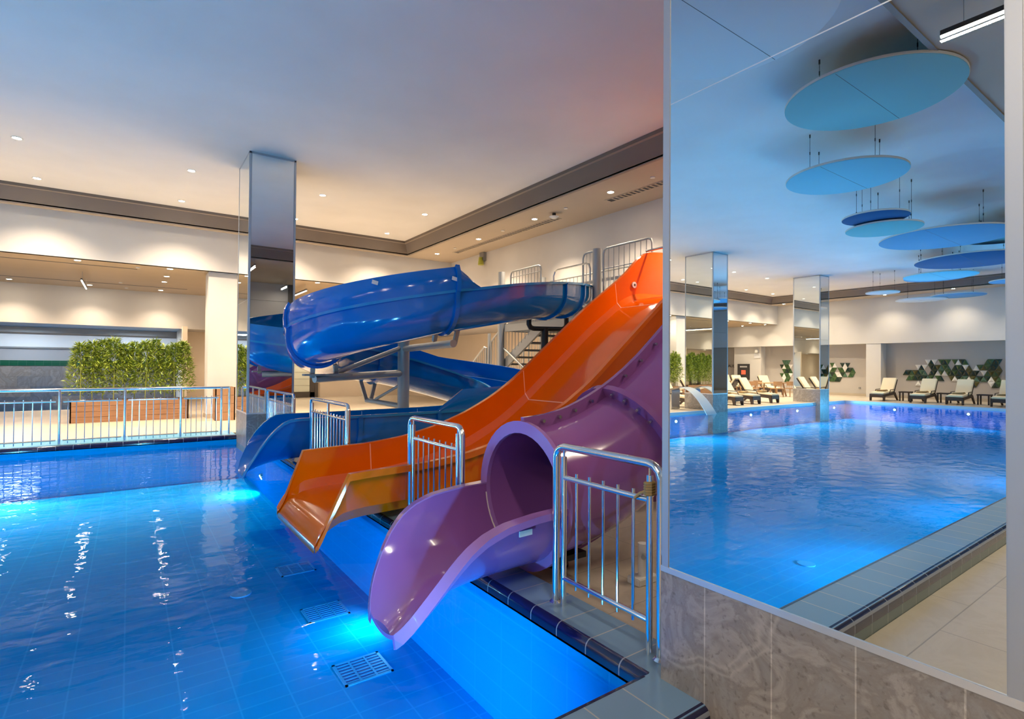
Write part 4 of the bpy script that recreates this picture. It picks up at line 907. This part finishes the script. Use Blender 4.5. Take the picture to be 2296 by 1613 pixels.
# left wall things
sc = empty('wall_screen', (XL - .24, 19.67, FZ + .75), 'dark wall screen showing a red glow on the white block wall', 'screen')
MB().box(-.02, .03, -.42, .42, 0, 1.03).build('panel', 'dark_grey', sc); MB().box(.031, .035, -.15, .15, .35, .62).build('picture', 'orange_lamp', sc); MB().box(.031, .034, -.25, .25, .8, .9).build('banner', 'grey_wall', sc)
def text(s_, loc, rot, size, mat, name, label, cat, parent=None):
    cu = bpy.data.curves.new(name, 'FONT'); cu.body = s_; cu.size = size; cu.extrude = .01; cu.align_x = 'CENTER'
    o = bpy.data.objects.new(name, cu); COL.objects.link(o); o.data.materials.append(M[mat]); o.location = loc; o.rotation_euler = rot
    dg = bpy.context.evaluated_depsgraph_get(); me = bpy.data.meshes.new_from_object(o.evaluated_get(dg)); bpy.data.objects.remove(o)
    o = bpy.data.objects.new(name, me); COL.objects.link(o); o.location = loc; o.rotation_euler = rot
    if parent: o.parent = parent
    return tag(o, label, cat)
text('AQUA', (XL - .73, 20.72, 1.66), (PI / 2, 0, PI / 2), .27, 'dark_grey', 'wall_lettering', 'dark lettering on the wall left of the screen in the mirror', 'sign')
cmr = empty('wall_speaker', (XL - .24, 18.75, 2.6), 'small white device on the white block wall beside the tables', 'speaker')
MB().box(-.02, .12, -.09, .09, 0, .2).build('body', 'white_paint', cmr, bevel=.01); MB().box(-.02, .02, -.2, .2, -.35, -.05).build('notice', 'white_label', cmr)
fr_ = MB().disc((0, 0, 0), .05, .03, 16)
for y, lab in ((14.9, 'round dark vent knob low on the wall by the tables'), (13.05, 'round dark vent knob low on the wall by the pilaster')):
    MB().tube([(XL - .75, y, .55), (XL - .71, y, .55)], .055, 16).build('floor_vent', 'galv_dark', None, lab, 'fitting')
# triangle tiles
pbr('tri_dark', (.012, .035, .02), .2); pbr('tri_green', (.05, .11, .035), .2); pbr('tri_olive', (.10, .09, .02), .2); pbr('tri_white', (.88, .86, .82), .35); pbr('tri_mint', (.08, .17, .11), .2)
def mosaic(y_left, z_top, rows, hw, rh, label, seed, ax_origin=0):
    """rows: list of (x0,x1,white?) spans measured leftwards along the wall (towards -Y) in metres"""
    rnd = random.Random(seed); t = empty('wall_tile_mosaic', (XL - .75, y_left, z_top), label, 'wall decoration')
    for r_, spans in enumerate(rows):
        for x0, x1, wh in spans:
            k = round(x0 / hw)
            while k * hw < x1 - hw * .9:
                up = (k + r_) % 2 == 0; y = -(k * hw); z = -r_ * rh; g = .008
                tri = [(-g, 0), (-2 * hw + g, 0), (-hw, -rh + g)] if not up else [(-g, -rh), (-2 * hw + g, -rh), (-hw, -g)]
                c = (sum(p[0] for p in tri) / 3, sum(p[1] for p in tri) / 3)
                mt = 'tri_white' if (wh or rnd.random() < .22) else rnd.choice(['tri_dark', 'tri_green', 'tri_olive', 'tri_green', 'tri_dark', 'tri_mint'])
                V = [(0, y + p[0], z + p[1]) for p in tri] + [(.03, y + p[0], z + p[1]) for p in tri] + [(.06, y + c[0], z + c[1])]
                MB().add(V, [(0, 1, 2), (0, 3, 4, 1), (1, 4, 5, 2), (2, 5, 3, 0), (3, 4, 6), (4, 5, 6), (5, 3, 6)]).build('triangle_tile', mt, t)
                k += 1
q = 1 / 470.0   # crop pixels to metres
R_ = lambda *sp: [((a - 340) * q, (b - 340) * q, w_) for a, b, w_ in sp]
mosaic(11.0, 2.12, [R_((800, 870, 1), (870, 1000, 0), (1030, 1290, 0), (1290, 1560, 0), (1890, 2170, 0)), R_((620, 680, 1), (680, 800, 0), (870, 1290, 0), (1300, 1640, 0), (1680, 1760, 1), (1760, 2200, 0)), R_((350, 800, 0), (880, 1760, 0), (1810, 2170, 0)),
   R_((420, 600, 0), (610, 960, 0), (960, 1140, 0), (1240, 1700, 0), (1700, 1900, 0), (1900, 2200, 0)), R_((620, 680, 1), (1600, 1790, 0), (1980, 2140, 0))], .137, .27, 'large cluster of green and white triangle tiles behind the right-hand loungers', 3)
mosaic(17.55, 2.12, [[(.1, .6, 0)], [(0, .7, 0)], [(.1, .7, 0)], [(0, .75, 0)], [(.1, .6, 0)]], .137, .27, 'narrow cluster of triangle tiles on the wall above the tan tables', 5)
mosaic(14.75, 1.95, [[(.1, .45, 0), (.75, 1.2, 0)], [(0, .5, 0), (.6, 1.4, 0)], [(0, 1.0, 0), (1.1, 1.45, 0)], [(0, .8, 0)]], .137, .27, 'cluster of triangle tiles between the far mirror column and the pilaster', 8)
# kids pool corner
kp = MB().box(XL, 1.6, 22.95, 26.9, -.5, -.45); struct('floor_kids_pool', kp, 'pool_floor')
struct('trim_14', MB().box(-12, 1.6, 22.88, 23.0, -.4, FZ + .01), 'white_edge')
kw = MB(); kw.rect((-12, 23.0, .04), (1.6, 23.0, .04), (1.6, 26.96, .04), (-12, 26.96, .04)); tag(kw.build('kids_pool_water', 'water'), 'teal water of the small pool behind the bamboo', 'water', kind='stuff')
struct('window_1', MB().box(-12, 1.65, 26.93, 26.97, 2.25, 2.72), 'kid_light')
struct('trim_15', MB().box(-12, 1.7, 26.6, 26.7, 2.78, 2.98).box(-12, 1.7, 26.9, 26.95, 2.2, 2.25), 'galv_dark')
for lx in (-3.2, .2): 
    L = bpy.data.lights.new('kid_area', 'AREA'); L.size = 1.2; L.energy = 60; L.color = (.7, .85, 1); lo = bpy.data.objects.new('kid_area', L); COL.objects.link(lo); lo.location = (lx, 25.3, 2.9)
print('objects', len(bpy.data.objects))

def hang(root, child, part):
    kids = list(root.children); base = lambda o: o.name.split('.')[0]
    ps = [o for o in kids if base(o) == part]
    for o in kids:
        if base(o) == child and ps: o.parent = ps[0]
hang(psl, 'bolt', 'top_flange'); hang(psl, 'data_plate', 'exit_chute'); hang(osl, 'sticker_mark', 'round_sticker'); hang(bsl, 'sticker', 'high_wall')
hang(bsl, 'wall_flange', 'high_wall'); hang(sp, 'foot_plate', 'post'); hang(sp, 'bracket', 'arm'); hang(sc, 'picture', 'panel'); hang(sc, 'banner', 'panel')
for o in list(bpy.data.objects):
    b_ = o.name.split('.')[0]
    if b_ == 'exit_railing': hang(o, 'foot_flange', 'top_loop')
    if b_ == 'mirror_column': hang(o, 'seam', 'mirror_panel')
MB().tube([(6.98 + .05, 26.12, 1.15), (6.98 + .05, 26.12, 1.4)], .012, 10).tube([(7.03, 26.12, 1.18), (7.03, 26.19, 1.18)], .009, 8).tube([(7.03, 26.12, 1.37), (7.03, 26.19, 1.37)], .009, 8).build('door_handle', 'steel', bpy.data.objects['door_1'])
